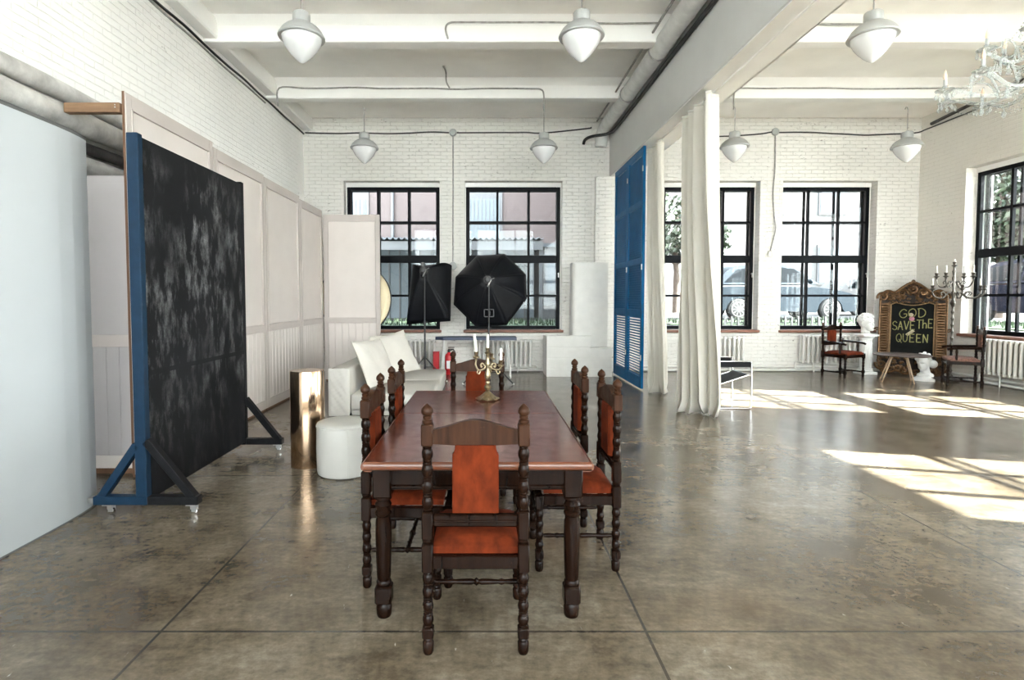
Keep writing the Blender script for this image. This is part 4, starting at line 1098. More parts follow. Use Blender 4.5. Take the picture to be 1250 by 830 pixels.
# ------------------------------------------------------------------ armchairs in the sunny corner
def armchair(label, loc, rz, seat_mat, back_mat):
    t = thing('carved_armchair', label, 'armchair', loc, rz, 'carved armchairs in the sunny corner')
    w, d = .265, .225
    for s in (-1, 1):
        x = s*w
        mb = MB(); mb.lathe(FOOT, (x, -d, 0), n=10); mb.box(x-.024, x+.024, -d-.024, -d+.024, .07, .13, .005); mb.lathe(bobbins(.13, .36, 4, .023), (x, -d, 0), n=10); mb.box(x-.024, x+.024, -d-.024, -d+.024, .36, .50, .005)
        mb.lathe(bobbins(.50, .62, 2, .023), (x, -d, 0), n=10); mb.box(x-.024, x+.024, -d-.024, -d+.024, .62, .70, .005); mb.lathe(bobbins(.70, .90, 3, .024), (x, -d-.01, 0), n=10); mb.box(x-.024, x+.024, -d-.034, -d+.014, .90, .99, .005)
        mb.build('rear_post', M['wood_chair'], t)
        MB().lathe([(.99, .016), (1.0, .020), (1.008, .013), (1.016, .022), (1.03, .023), (1.045, .012), (1.052, .003)], (x, -d-.01, 0), n=10).build('finial', M['wood_finial'], t)
        mb = MB(); mb.lathe(FOOT, (x, d, 0), n=10); mb.box(x-.024, x+.024, d-.024, d+.024, .07, .13, .005); mb.lathe(bobbins(.13, .36, 4, .023), (x, d, 0), n=10); mb.box(x-.024, x+.024, d-.024, d+.024, .36, .46, .005)
        mb.build('front_leg', M['wood_chair'], t)
        mb = MB(); mb.lathe(bobbins(.46, .645, 2, .02), (x, d - .11, 0), n=10); mb.build('arm_support', M['wood_chair'], t)
        MB().tube(smoothpath([(x, -d + .02, .68), (x*1.02, 0, .672), (x*1.06, d - .10, .665), (x*1.08, d - .02, .655), (x*1.08, d + .02, .64)], 4), .021, 8).build('armrest', M['wood_chair'], t)
        mb = MB(); spindle(mb, (x, -d + .024, .10), (x, d - .024, .10), .014); mb.build('stretcher', M['wood_chair'], t)
    MB().box(-w+.022, w-.022, -d-.018, -d+.018, .385, .44, .004).box(-w+.022, w-.022, d-.018, d+.018, .385, .44, .004).box(-w-.018, -w+.018, -d+.022, d-.022, .385, .44, .004).box(w-.018, w+.018, -d+.022, d-.022, .385, .44, .004).build('seat_rail', M['wood_chair'], t)
    cushion(MB(), -w + .005, w - .005, -d + .03, d + .018, .442, .495, .02, .02).build('seat', seat_mat, t)
    MB().prism([(-w+.02, .90), (w-.02, .90), (w-.02, .95), (.14, .965), (.07, .995), (0, 1.005), (-.07, .995), (-.14, .965), (-w+.02, .95)], -d-.026, -d+.002, 'XZ').build('crest_rail', M['wood_chair'], t)
    MB().box(-w+.02, w-.02, -d-.022, -d+.006, .60, .65, .005).build('back_rail', M['wood_chair'], t)
    MB().box(-.12, .12, -d-.034, -d+.012, .65, .90, .02, 2).build('back_pad', back_mat, t)
    mb = MB(); spindle(mb, (-w + .02, 0, .10), (w - .02, 0, .10), .013); mb.build('stretcher', M['wood_chair'], t)
    return t
armchair('carved armchair with rust velvet seat between radiator and white column', (7.03, 10.66, 0), PI + .40, M['velvet'], M['velvet'])
armchair('dark carved armchair with patterned seat, turned sideways under the sunny side window', (8.40, 9.55, 0), math.atan2(.84, .54), M['seat_pattern'], M['seat_pattern'])

# ------------------------------------------------------------------ fluted column and busts
def bust_head(mb, c, s, yaw, curls, pitch=0.0, bare_neck=False):
    """a plaster head: skull, face, nose, brow, lips, ears, neck and curls"""
    m0 = mb.M
    mb.M = m0 @ Matrix.Translation(c) @ Matrix.Rotation(yaw, 4, 'Z') @ Matrix.Rotation(pitch, 4, 'X') @ Matrix.Scale(s, 4)
    mb.sphere((0, .01, .02), .10, 18, 12, (.88, 1.0, 1.05))             # skull
    mb.sphere((0, -.045, -.045), .075, 16, 10, (.82, .75, 1.05))        # face
    mb.lathe([(0, .006), (.02, .012), (.045, .016), (.05, .004)], (0, -.098, .01), (0, -.25, -1), 8)
    mb.sphere((-.03, -.088, .018), .02, 8, 6, (1.2, .6, .5)); mb.sphere((.03, -.088, .018), .02, 8, 6, (1.2, .6, .5))
    mb.sphere((0, -.098, -.065), .02, 8, 6, (1.1, .5, .45)); mb.sphere((0, -.085, -.10), .025, 8, 6, (1, .8, .8))
    for k in (-1, 1): mb.sphere((k*.082, .01, -.01), .024, 8, 6, (.4, .8, 1.2))
    if bare_neck: mb.lathe([(-.142, .06), (-.12, .055), (-.06, .056)], (0, .015, 0), n=16)
    else:
        mb.lathe([(-.20, .085), (-.17, .062), (-.12, .055), (-.06, .056)], (0, .015, 0), n=16)
        mb.sphere((0, .01, -.215), .11, 16, 8, (1.0, .75, .45))
    q = random.Random(int(yaw*100) + 5)
    for i in range(curls):
        a = q.uniform(0, 2*PI); e = q.uniform(.05, 1.35)
        if math.sin(a) < -.45 and e < .55: continue
        mb.sphere((.084*math.cos(a)*math.cos(e), .01 + .104*math.sin(a)*math.cos(e), .02 + .108*math.sin(e)), q.uniform(.018, .028), 7, 5)
    mb.M = m0
t = thing('fluted_column', 'white fluted plaster column beside the rust armchair', 'column', (7.70, 10.98, 0))
mb = MB(); mb.box(-.15, .15, -.15, .15, 0, .055, .006); mb.lathe([(.055, .135), (.07, .142), (.085, .135), (.095, .118), (.115, .122), (.125, .112)], n=28); mb.build('column_base', M['plaster_cast'], t)
nfl = 16; sect = []
for i in range(nfl*6):
    a = 2*PI*i/(nfl*6); r = .105 - .010*max(0, math.sin(nfl*a))**.7 if math.sin(nfl*a) > 0 else .105
    sect.append((r*math.cos(a), r*math.sin(a)))
MB().prism(sect, .12, .70, 'XY').build('column_shaft', M['plaster_cast'], t, smooth=30)
MB().lathe([(.70, .105), (.71, .115), (.72, .108), (.735, .115), (.755, .145), (.77, .15)], n=28).box(-.155, .155, -.155, .155, .77, .805, .005).build('column_capital', M['plaster_cast'], t)
t = thing('plaster_bust', 'white plaster head with curly hair on top of the fluted column', 'bust', (7.70, 10.98, .805))
mb = MB(); bust_head(mb, (0, 0, .230), 1.36, 0.3, 120, 0, True); mb.build('bust_head', M['plaster_cast'], t)
MB().lathe([(0, .09), (.012, .092), (.02, .08), (.03, .06), (.04, .055)], n=20).build('socle', M['plaster_cast'], t)
t = thing('plaster_bust', 'white plaster bust with hair bun on the floor before the ornate frame', 'bust', (8.17, 10.10, 0))
mb = MB(); bust_head(mb, (0, 0, .345), 1.25, -1.05, 30, .25); mb.sphere((.20, .035, .30), .075, 14, 10); mb.sphere((.13, .02, .31), .06, 10, 8); mb.build('bust_head', M['plaster_cast'], t)
MB().lathe([(0, .17), (.03, .172), (.042, .15), (.055, .12), (.085, .095), (.11, .10), (.125, .085)], n=28).build('socle', M['plaster_cast'], t)

# ------------------------------------------------------------------ low round table
t = thing('side_table', 'low round wooden table with splayed legs before the ornate frame', 'table', (7.62, 9.92, 0))
MB().lathe([(.484, .38), (.487, .43), (.493, .438), (.502, .438), (.507, .43), (.508, .02)], n=48).build('table_top', M['stool_top'], t)
for k in range(4):
    a = -1.35 + k*PI/2
    MB().tube([(.15*math.cos(a) - .05, .15*math.sin(a), .486), (.33*math.cos(a) - .08, .33*math.sin(a), .005)], [.015, .010], 10).build('leg', M['stool_leg'], t)

# ------------------------------------------------------------------ ornate frame with painted lettering
FW = 1.04
fr = thing('ornate_frame', 'large carved gilt frame round a black board with yellow lettering', 'picture frame', (8.26, 10.53, .012), math.atan2(-.66, .80))
fr.rotation_euler = (R(-5.5), 0, math.atan2(-.66, .80))
def scroll(mb, cx, cz, r0, turns, a0, s, thick, y=-.05, d=1):
    pts = []; nseg = int(14*turns); rad = []
    for i in range(nseg + 1):
        k = i/nseg; a = a0 + d*2*PI*turns*k; r = r0*(1 - .85*k)
        pts.append((cx + s*r*math.cos(a), y - .02*k, cz + r*math.sin(a))); rad.append(thick*(1 - .45*k))
    mb.tube(pts, rad, 8)
bx, z0, z1 = .335, .42, 1.42        # opening
mb = MB()
mb.box(-.52, -bx, -.01, .035, .18, 1.58, .01); mb.box(bx, .52, -.01, .035, .18, 1.58, .01)
mb.box(-bx, bx, -.01, .035, z1, 1.62, .01); mb.box(-bx, bx, -.01, .035, .16, z0, .01)
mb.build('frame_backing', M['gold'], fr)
for s in (-1, 1):
    # gadrooned side bars
    mb = MB(); z = .33
    mb.box(s*.36, s*.515, -.015, 0, .2, 1.5)
    while z < 1.43:
        mb.sphere((s*.437, -.012, z), .024, 10, 6, (3.0, 1.9, .78)); z += .050
    mb.tube([(s*.515, -.025, .2), (s*.515, -.025, 1.52)], .017, 8); mb.tube([(s*.36, -.025, z0 - .02), (s*.36, -.025, z1)], .012, 8)
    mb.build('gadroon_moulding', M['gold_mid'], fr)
crest = [(-.50, 1.56), (.50, 1.56), (.50, 1.60), (.40, 1.65), (.28, 1.63), (.17, 1.72), (.08, 1.79), (0, 1.82), (-.08, 1.79), (-.17, 1.72), (-.28, 1.63), (-.40, 1.65), (-.50, 1.60)]
apron = [(-.50, .20), (-.47, .10), (-.36, .05), (-.22, .09), (-.10, .05), (0, .07), (.10, .05), (.22, .09), (.36, .05), (.47, .10), (.50, .20)]
mb = MB().prism(crest, -.02, .02, 'XZ').prism(apron, -.02, .02, 'XZ').box(-.49, .49, -.018, 0, .17, .40).box(-.49, .49, -.018, 0, 1.43, 1.60).box(-.49, -.40, -.012, 0, .17, 1.60).box(.40, .49, -.012, 0, .17, 1.60)
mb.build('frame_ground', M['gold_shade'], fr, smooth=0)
q = random.Random(31)
for s in (-1, 1):
    mb = MB()
    # corner volutes and shoulders
    scroll(mb, s*.47, 1.55, .095, 1.6, -.4, s, .024)
    scroll(mb, s*.36, 1.585, .07, 1.4, 2.6, s, .02, d=-1)
    scroll(mb, s*.25, 1.56, .06, 1.4, .3, s, .018)
    scroll(mb, s*.16, 1.63, .075, 1.5, 3.3, s, .022, d=-1)
    mb.tube(smoothpath([(s*.50, -.04, 1.60), (s*.40, -.05, 1.67), (s*.28, -.05, 1.64), (s*.17, -.05, 1.73), (s*.08, -.05, 1.80), (0, -.05, 1.83)], 5), .024, 8)
    low = MB()
    scroll(low, s*.46, .20, .10, 1.6, .4, s, .026, d=-1)
    scroll(low, s*.33, .13, .075, 1.4, 3.6, s, .022)
    scroll(low, s*.20, .17, .07, 1.4, .2, s, .02, d=-1)
    scroll(low, s*.09, .10, .06, 1.4, 2.9, s, .018)
    low.tube(smoothpath([(s*.52, -.03, .30), (s*.47, -.04, .10), (s*.36, -.05, .055), (s*.22, -.04, .10), (s*.10, -.05, .05), (0, -.05, .07)], 5), .024, 8)
    side = MB(); scroll(side, s*.55, .9, .04, 1.2, 0, s, .014); side.build('side_scroll', M['gold_mid'], fr)
    for i in range(30):
        x = q.uniform(.05, .50)*s; zt = 1.48 + q.uniform(0, 1)*(.12 + .18*max(0, 1 - abs(x)/.3))
        mb.sphere((x, -.025, zt), q.uniform(.018, .034), 7, 5, (q.uniform(.8, 1.6), .9, q.uniform(.7, 1.3)))
        low.sphere((q.uniform(.05, .5)*s, -.025, q.uniform(.09, .38)), q.uniform(.018, .034), 7, 5, (q.uniform(.8, 1.6), .9, q.uniform(.7, 1.3)))
    for i in range(7): mb.sphere((s*(.06 + .05*i), -.03, 1.445 + .012*math.sin(i*1.7)), .020, 7, 5, (1.3, .9, .8))
    mb.build('crest_carving', M['gold_mid'], fr)
    low.build('foot_carving', M['gold_mid'], fr)
mb = MB()
# crest cartouche
mb.lathe([(0, .085), (.02, .082), (.03, .06), (.03, .045), (.018, .04)], (0, -.03, 1.69), (0, -1, 0), 24)
mb.sphere((0, -.05, 1.69), .036, 12, 8); mb.sphere((0, -.04, 1.84), .036, 10, 8, (1, .9, 1.3)); mb.sphere((-.05, -.04, 1.82), .026, 8, 6); mb.sphere((.05, -.04, 1.82), .026, 8, 6)
for k in range(10):
    a = k*2*PI/10; mb.sphere((.105*math.cos(a), -.035, 1.69 + .105*math.sin(a)), .022, 7, 5)
mb.build('crest_cartouche', M['gold'], fr)
mb = MB()
top = smoothpath([(-bx, -.03, z1 - .02), (-.26, -.03, z1 + .015), (-.20, -.03, z1 - .0), (-.10, -.03, z1 - .025), (0, -.03, z1 - .035), (.10, -.03, z1 - .025), (.20, -.03, z1), (.26, -.03, z1 + .015), (bx, -.03, z1 - .02)], 4)
mb.tube([(-bx, -.03, z0)] + top + [(bx, -.03, z0)], .010, 8, True)
mb.build('gilt_lip', M['gold_light'], fr)
MB().box(-bx, bx, -.006, .012, z0, z1 + .02).build('black_board', M['slate'], fr, smooth=0)
# hand-painted words, drawn as brush strokes
GL = {
 'G': [[(.95, .85), (.6, 1.0), (.2, .8), (.02, .45), (.2, .1), (.6, .0), (.95, .2), (.95, .45), (.6, .45)]],
 'O': [[(.5, 1), (.12, .8), (0, .45), (.2, .08), (.55, 0), (.9, .25), (.98, .6), (.8, .92), (.5, 1)]],
 'D': [[(.1, 1), (.12, .0)], [(-.05, .95), (.5, 1), (.95, .7), (.9, .25), (.5, .0), (.12, .0)]],
 'S': [[(.9, .85), (.5, 1), (.1, .8), (.25, .55), (.75, .42), (.9, .15), (.5, 0), (.05, .12)]],
 'A': [[(0, 0), (.45, 1), (.9, 0)], [(.2, .38), (.75, .38)]],
 'V': [[(0, 1), (.45, 0), (.95, 1)]],
 'E': [[(.9, .98), (.1, 1), (.08, .0), (.9, .02)], [(.1, .52), (.7, .52)]],
 'T': [[(0, 1), (1, 1)], [(.5, 1), (.48, 0)]],
 'h': [[(.1, 1), (.1, 0)], [(.1, .45), (.5, .6), (.8, .45), (.8, 0)]],
 'Q': [[(.5, 1), (.12, .8), (0, .45), (.2, .08), (.55, 0), (.9, .25), (.98, .6), (.8, .92), (.5, 1)], [(.55, .3), (1.05, -.12)]],
 'U': [[(.05, 1), (.08, .25), (.4, .0), (.8, .2), (.9, 1)]],
 'N': [[(.05, 0), (.08, 1), (.85, .02), (.92, 1)]],
}
def write(word, x0, zb, cw, chh, slope, gap, jit):
    mb = MB(); q = random.Random(jit); x = x0
    for ch in word:
        dz = q.uniform(-.008, .008)
        for st in GL[ch]:
            pts = [(x + p[0]*cw, -.0095, zb + dz + p[1]*chh + (x - x0)*slope) for p in st]
            P = smoothpath(pts, 5) if len(pts) > 2 and ch not in 'AVETN' else pts
            for a, b in zip(P[:-1], P[1:]):
                a, b = Vector(a), Vector(b)
                if (b - a).length < 1e-5: continue
                mb.bar(a - (b - a).normalized()*.004, b + (b - a).normalized()*.004, .004, .0145, 0, up=((b-a).normalized().cross(Vector((0, 1, 0)))))
        x += cw + gap
    o = mb.build('lettering', M['paint_yellow'], fr, smooth=0); o['label'] = 'yellow hand-painted word'
write('GOD', -.20, 1.145, .115, .165, .06, .028, 3)
write('SAVE', -.305, .905, .078, .165, .05, .014, 4)
write('ThE', .075, .935, .072, .165, .10, .012, 5)
write('QUEEN', -.235, .665, .078, .155, .03, .024, 6)
# small pale brushed figure in the middle of the board
MB().sphere((-.005, -.008, 1.125), .042, 12, 8, (1, .12, 1.15)).build('brushed_patch', M['paint_pink'], fr)
MB().bar((-.08, -.009, .80), (.03, -.009, .90), .004, .05, 0, up=(-.6, 0, .7)).sphere((-.02, -.008, 1.20), .045, 12, 8, (.9, .1, .8)).build('brushed_patch', M['paint_cream'], fr)

# ------------------------------------------------------------------ tall standing candelabrum
t = thing('standing_candelabrum', 'tall dark silver standing candelabrum behind the sideways armchair', 'candelabrum', (8.57, 9.98, 0))
MB().lathe([(0, .13), (.02, .135), (.035, .11), (.06, .075), (.09, .045), (.12, .03)], n=24).build('base', M['silver'], t)
MB().lathe([(.11, .028)] + [(z + dz, r) for z in [.15 + .12*i for i in range(10)] for dz, r in ((0, .014), (.035, .020), (.05, .028), (.065, .020), (.09, .014))] + [(1.36, .016), (1.40, .03), (1.44, .045), (1.48, .03), (1.52, .018), (1.58, .035), (1.62, .042), (1.66, .024), (1.72, .018), (1.78, .032), (1.83, .02), (1.90, .03), (1.94, .018), (2.02, .03), (2.06, .016), (2.10, .022)], n=14).build('stem', M['silver'], t)
ARM = []
def carm(a, reach, zc, zs):
    ca, sa = math.cos(a), math.sin(a)
    mb = MB()
    pts = [(.02*ca, .02*sa, zs), (reach*.25*ca, reach*.25*sa, zs + .03), (reach*.5*ca, reach*.5*sa, zs - .06), (reach*.82*ca, reach*.82*sa, zs - .055), (reach*1.0*ca, reach*1.0*sa, zc - .08), (reach*ca, reach*sa, zc - .02)]
    mb.tube(smoothpath(pts, 5), .011, 8)
    mb.tube(smoothpath([(reach*.35*ca, reach*.35*sa, zs - .02), (reach*.48*ca, reach*.48*sa, zs + .05), (reach*.6*ca, reach*.6*sa, zs + .02), (reach*.53*ca, reach*.53*sa, zs - .02)], 4), .009, 6)
    mb.sphere((reach*.5*ca, reach*.5*sa, zs - .06), .02, 8, 6)
    cup(mb, reach*ca, reach*sa, zc, 1.7)
    mb.build('candle_arm', M['silver'], t)
    ARM.append((8.57 + reach*ca, 9.98 + reach*sa, zc + .062))
for a in (R(188), R(245), R(300), R(352)): carm(a, .44, 1.70, 1.60)
for a in (R(165), R(205), R(330), R(18)): carm(a, .27, 1.93, 1.80)
mb = MB(); cup(mb, 0, 0, 2.13, 1.7); mb.build('candle_arm', M['silver'], t); ARM.append((8.57, 9.98, 2.192))
cl = ['white candle on the outer low left arm of the standing candelabrum', 'white candle on the low front-left arm of the standing candelabrum', 'white candle on the low front-right arm of the standing candelabrum', 'white candle on the outer low right arm of the standing candelabrum, against the window', 'white candle on the upper back-left arm of the standing candelabrum', 'white candle on the upper front-left arm of the standing candelabrum', 'white candle on the upper front-right arm of the standing candelabrum', 'white candle on the upper back-right arm of the standing candelabrum', 'white candle on the very top of the standing candelabrum']
for i, (p, lb) in enumerate(zip(ARM, cl)):
    if i in (1, 2): continue
    candle(lb, p[0], p[1], p[2], .016, .13 if i < 8 else .05, (0, 0), 'candles in the standing candelabrum')

# ------------------------------------------------------------------ crystal chandelier
t = thing('chandelier', 'large white crystal chandelier hanging at the upper right', 'chandelier', (4.56, 4.5, 3.30))
MB().lathe([(-.34, .004), (-.31, .03), (-.28, .045), (-.25, .03), (-.23, .06), (-.19, .085), (-.15, .05), (-.10, .07), (-.04, .10), (.02, .06), (.06, .035), (.16, .055), (.24, .075), (.30, .04), (.40, .03), (.50, .06), (.56, .03), (.62, .02)], n=18).build('stem', M['crystal'], t)
MB().cyl((0, 0, .60), (0, 0, 1.95), .010).lathe([(1.85, .02), (1.88, .07), (1.95, .08)], n=18).build('suspension_rod', M['chrome'], t)
def drop(mb, x, y, z, s=1.0):
    mb.lathe([(0, .003*s), (-.012*s, .009*s), (-.02*s, .004*s), (-.03*s, .006*s), (-.055*s, .017*s), (-.07*s, .015*s), (-.085*s, .003*s)], (x, y, z), n=7)
def beadstring(mb, p0, p1, sag, n, r):
    for i in range(n + 1):
        k = i/n; p = Vector(p0).lerp(Vector(p1), k); p.z -= sag*4*k*(1-k)
        mb.sphere(p, r, 6, 4)
def charm(a, reach, zc, zs):
    ca, sa = math.cos(a), math.sin(a); g = lambda r, z: (r*ca, r*sa, z)
    o = MB().tube(smoothpath([g(.06, zs), g(reach*.3, zs - .14), g(reach*.6, zs - .17), g(reach*.9, zs - .09), g(reach*1.0, zc - .03)], 6), .016, 8).tube(smoothpath([g(reach*.45, zs - .16), g(reach*.55, zs - .02), g(reach*.72, zs + .02), g(reach*.74, zs - .09)], 5), .009, 6).build('arm', M['crystal'], t)
    mb = MB().lathe([(-.03, .012), (-.015, .05), (-.004, .072), (.0, .07), (.004, .03), (.02, .016), (.03, .022)], g(reach, zc), n=14)
    mb.build('drip_pan', M['crystal'], o)
    MB().cyl(g(reach, zc + .02), g(reach, zc + .085), .014).build('candle_sleeve', M['lamp_metal'], o)
    MB().lathe([(0, .010), (.02, .016), (.045, .012), (.07, .005), (.085, .001)], g(reach, zc + .085), n=10).build('flame_bulb', M['amber'], o)
    for k in range(5):
        b = a + k*2*PI/5; mb = MB(); drop(mb, reach*ca + .06*math.cos(b), reach*sa + .06*math.sin(b), zc - .008, .85); mb.build('crystal_drop', M['crystal'], o)
    mb = MB(); drop(mb, reach*.62*ca, reach*.62*sa, zs - .18, 1.1); mb.build('crystal_drop', M['crystal'], o)
    mb = MB(); beadstring(mb, g(reach*.98, zc), g(.10, zs + .25), .10, 20, .0075); mb.build('bead_string', M['crystal'], o)
    mb = MB(); beadstring(mb, g(reach*.62, zs - .18), g(.06, zs - .22), .05, 10, .007); mb.build('bead_string', M['crystal'], o)
    return (reach*ca, reach*sa, zc)
ends = [charm(R(12 + 36*k), .66, .02, .10) for k in range(10)]
e2 = [charm(R(30 + 60*k), .38, .33, .36) for k in range(6)]
for i in range(10):
    mb = MB(); beadstring(mb, ends[i], ends[(i+1) % 10], .09, 12, .0075); mb.build('bead_garland', M['crystal'], t)
    a = R(30 + 36*i)
    for z, r in ((-.20, .085), (-.26, .06), (-.06, .10)):
        mb = MB(); drop(mb, r*math.cos(a), r*math.sin(a), z, 1.0); mb.build('crystal_drop', M['crystal'], t)
MB().sphere((0, 0, -.37), .035, 12, 8).build('crystal_ball', M['crystal'], t)
# ------------------------------------------------------------------ outside
GZ = .88
M['asphalt'] = mat('yard_asphalt', (.035, .034, .033), .9, var=.2, vscale=2, bumpy=.2)
M['grass'] = mat('yard_grass', (.02, .037, .016), .9, var=.45, vscale=3, bumpy=.6, bscale=40)
M['ext_brick'] = brick_mat('red_brick', 'X', (.050, .034, .0325), (.052, .048, .047), (.03, .016, .014), bstr=.3, amount=.7)
M['ext_blue'] = mat('pale_blue_boards', (.085, .105, .12), .7, var=.12, vscale=2)
M['ext_white'] = mat('yard_white_paint', (.065, .068, .072), .6, var=.08)
M['corrugated'] = mat('corrugated_roofing', (.03, .038, .045), .6, var=.25, vscale=4)
M['ext_pale'] = mat('pale_render', (.085,.085,.083), .8, var=.06)
M['ext_pane'] = mat('dark_pane', (.06, .08, .09), .1, spec=.8)
M['leaf'] = mat('tree_leaf', (.016, .028, .011), .6, var=.5, vscale=2.5)
M['bark'] = mat('tree_bark', (.09, .07, .055), .9, var=.3, bumpy=.5)
M['car_silver'] = mat('car_silver', (.020, .027, .034), .4, .0, var=.02, spec=.1)
M['car_white'] = mat('car_white', (.09,.09,.09), .35, .0, var=.02, spec=.12)
M['car_dark'] = mat('car_dark', (.007, .008, .015), .35, .1, var=.02, spec=.15)
M['car_glass'] = mat('car_glass', (.0035, .005, .006), .2, spec=.1)
M['tyre'] = mat('tyre', (.018, .018, .018), .8)
M['alloy'] = mat('alloy', (.2, .2, .2), .3, .8)
struct(MB().box(-26, 40, 11.91, 60, GZ - .3, GZ).box(9.52, 40, 6.0, 11.91, GZ - .3, GZ).build('ground', M['asphalt'], smooth=0), 'paved yard outside the windows, higher than the room floor', 'ground')
M['bounce_pale'] = mat('bounce_pale', (.55, .54, .51), .9, var=.1, vscale=1.5)  # unseen ground made pale so it bounces sun onto the ceiling
struct(MB().box(-26, 9.52, -30, -4.45, GZ - .3, GZ).box(9.52, 40, -30, 5.98, GZ - .3, GZ).build('ground_bounce', M['bounce_pale'], smooth=0), 'added pale ground out of view, bouncing sunlight up through the windows', 'ground')
def grass(name, label, x0, x1, y0, y1, seed):
    q = random.Random(seed); mb = MB().box(x0, x1, y0, y1, GZ, GZ + .03)
    for _ in range(int((x1-x0)*(y1-y0)*70)):
        x, y = q.uniform(x0, x1), q.uniform(y0, y1); h = q.uniform(.06, .18); a = q.uniform(0, PI); d = (.02*math.cos(a), .02*math.sin(a)); l = q.uniform(-.04, .04)
        mb.add([(x-d[0], y-d[1], GZ), (x+d[0], y+d[1], GZ), (x+l, y+l, GZ+h)], [(0, 1, 2)])
    return tag(mb.build(name, M['grass'], smooth=0), label, 'grass', None, 'stuff')
grass('lawn', 'green lawn strip outside the two left windows', -6, 2.6, 12.4, 14.9, 1)
grass('lawn', 'green verge outside the right-hand far windows, before the cars', 4.5, 13, 13.2, 15.6, 2)
grass('lawn', 'green verge outside the sunny side window', 10.6, 12.7, 6.2, 13.1, 3)
# brick building beyond the yard
t = thing('brick_building', 'pinkish brick building outside the two left windows', 'building', (0, 0, GZ))
MB().box(3.15, 4.15, 13.2, 20, 0, 14).build('shade_wing', M['ext_brick'], t, smooth=0)  # added wing, hidden from the windows, keeps sun off the brick wall
MB().box(-12, 4.6, 20, 26, 0, 14).build('brick_wall', M['ext_brick'], t, smooth=0)
for x, z in ((-.75, 2.75), (-5.6, 2.75), (-3.2, 6.4), (2.6, 6.4)):
    f = MB().box(x-.08, x + 1.38, 19.93, 20.0, z - .08, z + 1.75).build('window', M['ext_white'], t, smooth=0)
    MB().box(x + .02, x + 1.28, 19.91, 19.93, z + .02, z + 1.5).build('pane', M['ext_blue'], f, smooth=0)
    mb = MB()
    for k in range(9): mb.box(x + .06 + k*.14, x + .09 + k*.14, 19.89, 19.91, z + .04, z + 1.48)
    mb.build('pane_bars', M['ext_white'], f, smooth=0)
MB().cyl((-3.35, 19.9, 0), (-3.35, 19.9, 10), .06).build('drainpipe', M['ext_white'], t)
t = thing('lean_to_shed', 'pale blue lean-to shed with corrugated roof outside the left windows', 'shed', (0, 0, GZ))
mb = MB()
def corr(u, v):
    x = -8 + 9.6*u
    return (x, 15.0 + 4.75*v, 2.30 + .30*v + .030*math.sin(x*2*PI/.16))
mb.grid(corr, 480, 1)
o = mb.build('corrugated_roof', M['corrugated'], t, smooth=60); md = o.modifiers.new('thickness', 'SOLIDIFY'); md.thickness = .025
mb = MB()
for k in range(7): mb.box(-8, 1.6, 15.2 + k*.72, 15.28 + k*.72, 2.05 + k*.045, 2.20 + k*.045)
mb.box(-8, 1.6, 15.06, 15.12, 1.98, 2.22); mb.build('purlin', M['ext_white'], t, smooth=0)
MB().box(-8, 1.6, 17.8, 17.95, 0, 2.40).build('shed_wall', M['ext_blue'], t, smooth=0)
mb = MB()
for k in range(28): mb.box(-7.9 + k*.34, -7.86 + k*.34, 17.77, 17.80, 0, 2.38)
mb.build('cover_strip', M['ext_white'], t, smooth=0)
for x in (-5.2, -3.3, -1.9, -.2, 1.5):
    MB().box(x, x + .09, 15.1, 15.19, 0, 2.2).build('post', M['ext_white'], t, smooth=0)
t = thing('site_cabin', 'pale cabin with white door frames at the right side of the second left window', 'cabin', (0, 0, GZ))
MB().box(1.75, 2.95, 17.2, 19.6, 0, 2.25).build('cabin_wall', M['ext_pale'], t, smooth=0)
MB().box(1.65, 3.05, 17.05, 19.7, 2.25, 2.36).build('cabin_roof', M['corrugated'], t, smooth=0)
f = MB().box(1.82, 2.75, 17.15, 17.2, 0, 2.05).build('door', M['ext_white'], t, smooth=0); MB().box(1.92, 2.65, 17.13, 17.15, .9, 1.95).build('pane', M['ext_blue'], f, smooth=0)
MB().box(2.80, 2.92, 17.15, 17.2, .8, 1.9).build('window', M['ext_blue'], t, smooth=0)
t = thing('pale_building', 'long pale building far off beyond the parked cars', 'building', (0, 0, GZ))
MB().box(5.5, 44, 30, 36, 0, 15).build('rendered_wall', M['ext_pale'], t, smooth=0)
for k, zz in [(k, zz) for k in range(9) for zz in (0, 3.8)]:
    x = 8 + k*3.4; f = MB().box(x, x + 1.6, 29.93, 30, 1.4 + zz, 3.6 + zz).build('window', M['ext_white'], t, smooth=0); MB().box(x + .1, x + 1.5, 29.9, 29.93, 1.5 + zz, 3.5 + zz).build('pane', M['ext_blue'], f, smooth=0)
t = thing('street_pole', 'pale concrete pole outside the far right window', 'pole', (9.75, 17.9 + 1.2, GZ))
MB().lathe([(0, .20), (.3, .17), (8, .12)], n=16).build('pole_shaft', M['ext_pale'], t); MB().box(-.25, .25, -.22, .22, 0, .12).build('pole_base', M['ext_pale'], t)
t = thing('picket_fence', 'low white picket fence on the verge below the silver car', 'fence', (0, 0, GZ))
for k in range(19):
    x = 5.4 + k*.16
    MB().box(x, x + .035, 13.0, 13.03, 0, .20 + .02*(k % 2)).build('picket', M['ext_white'], t, smooth=0)
MB().box(5.4, 8.4, 13.03, 13.05, .05, .075).box(5.4, 8.4, 13.03, 13.05, .14, .165).build('fence_rail', M['ext_white'], t, smooth=0)

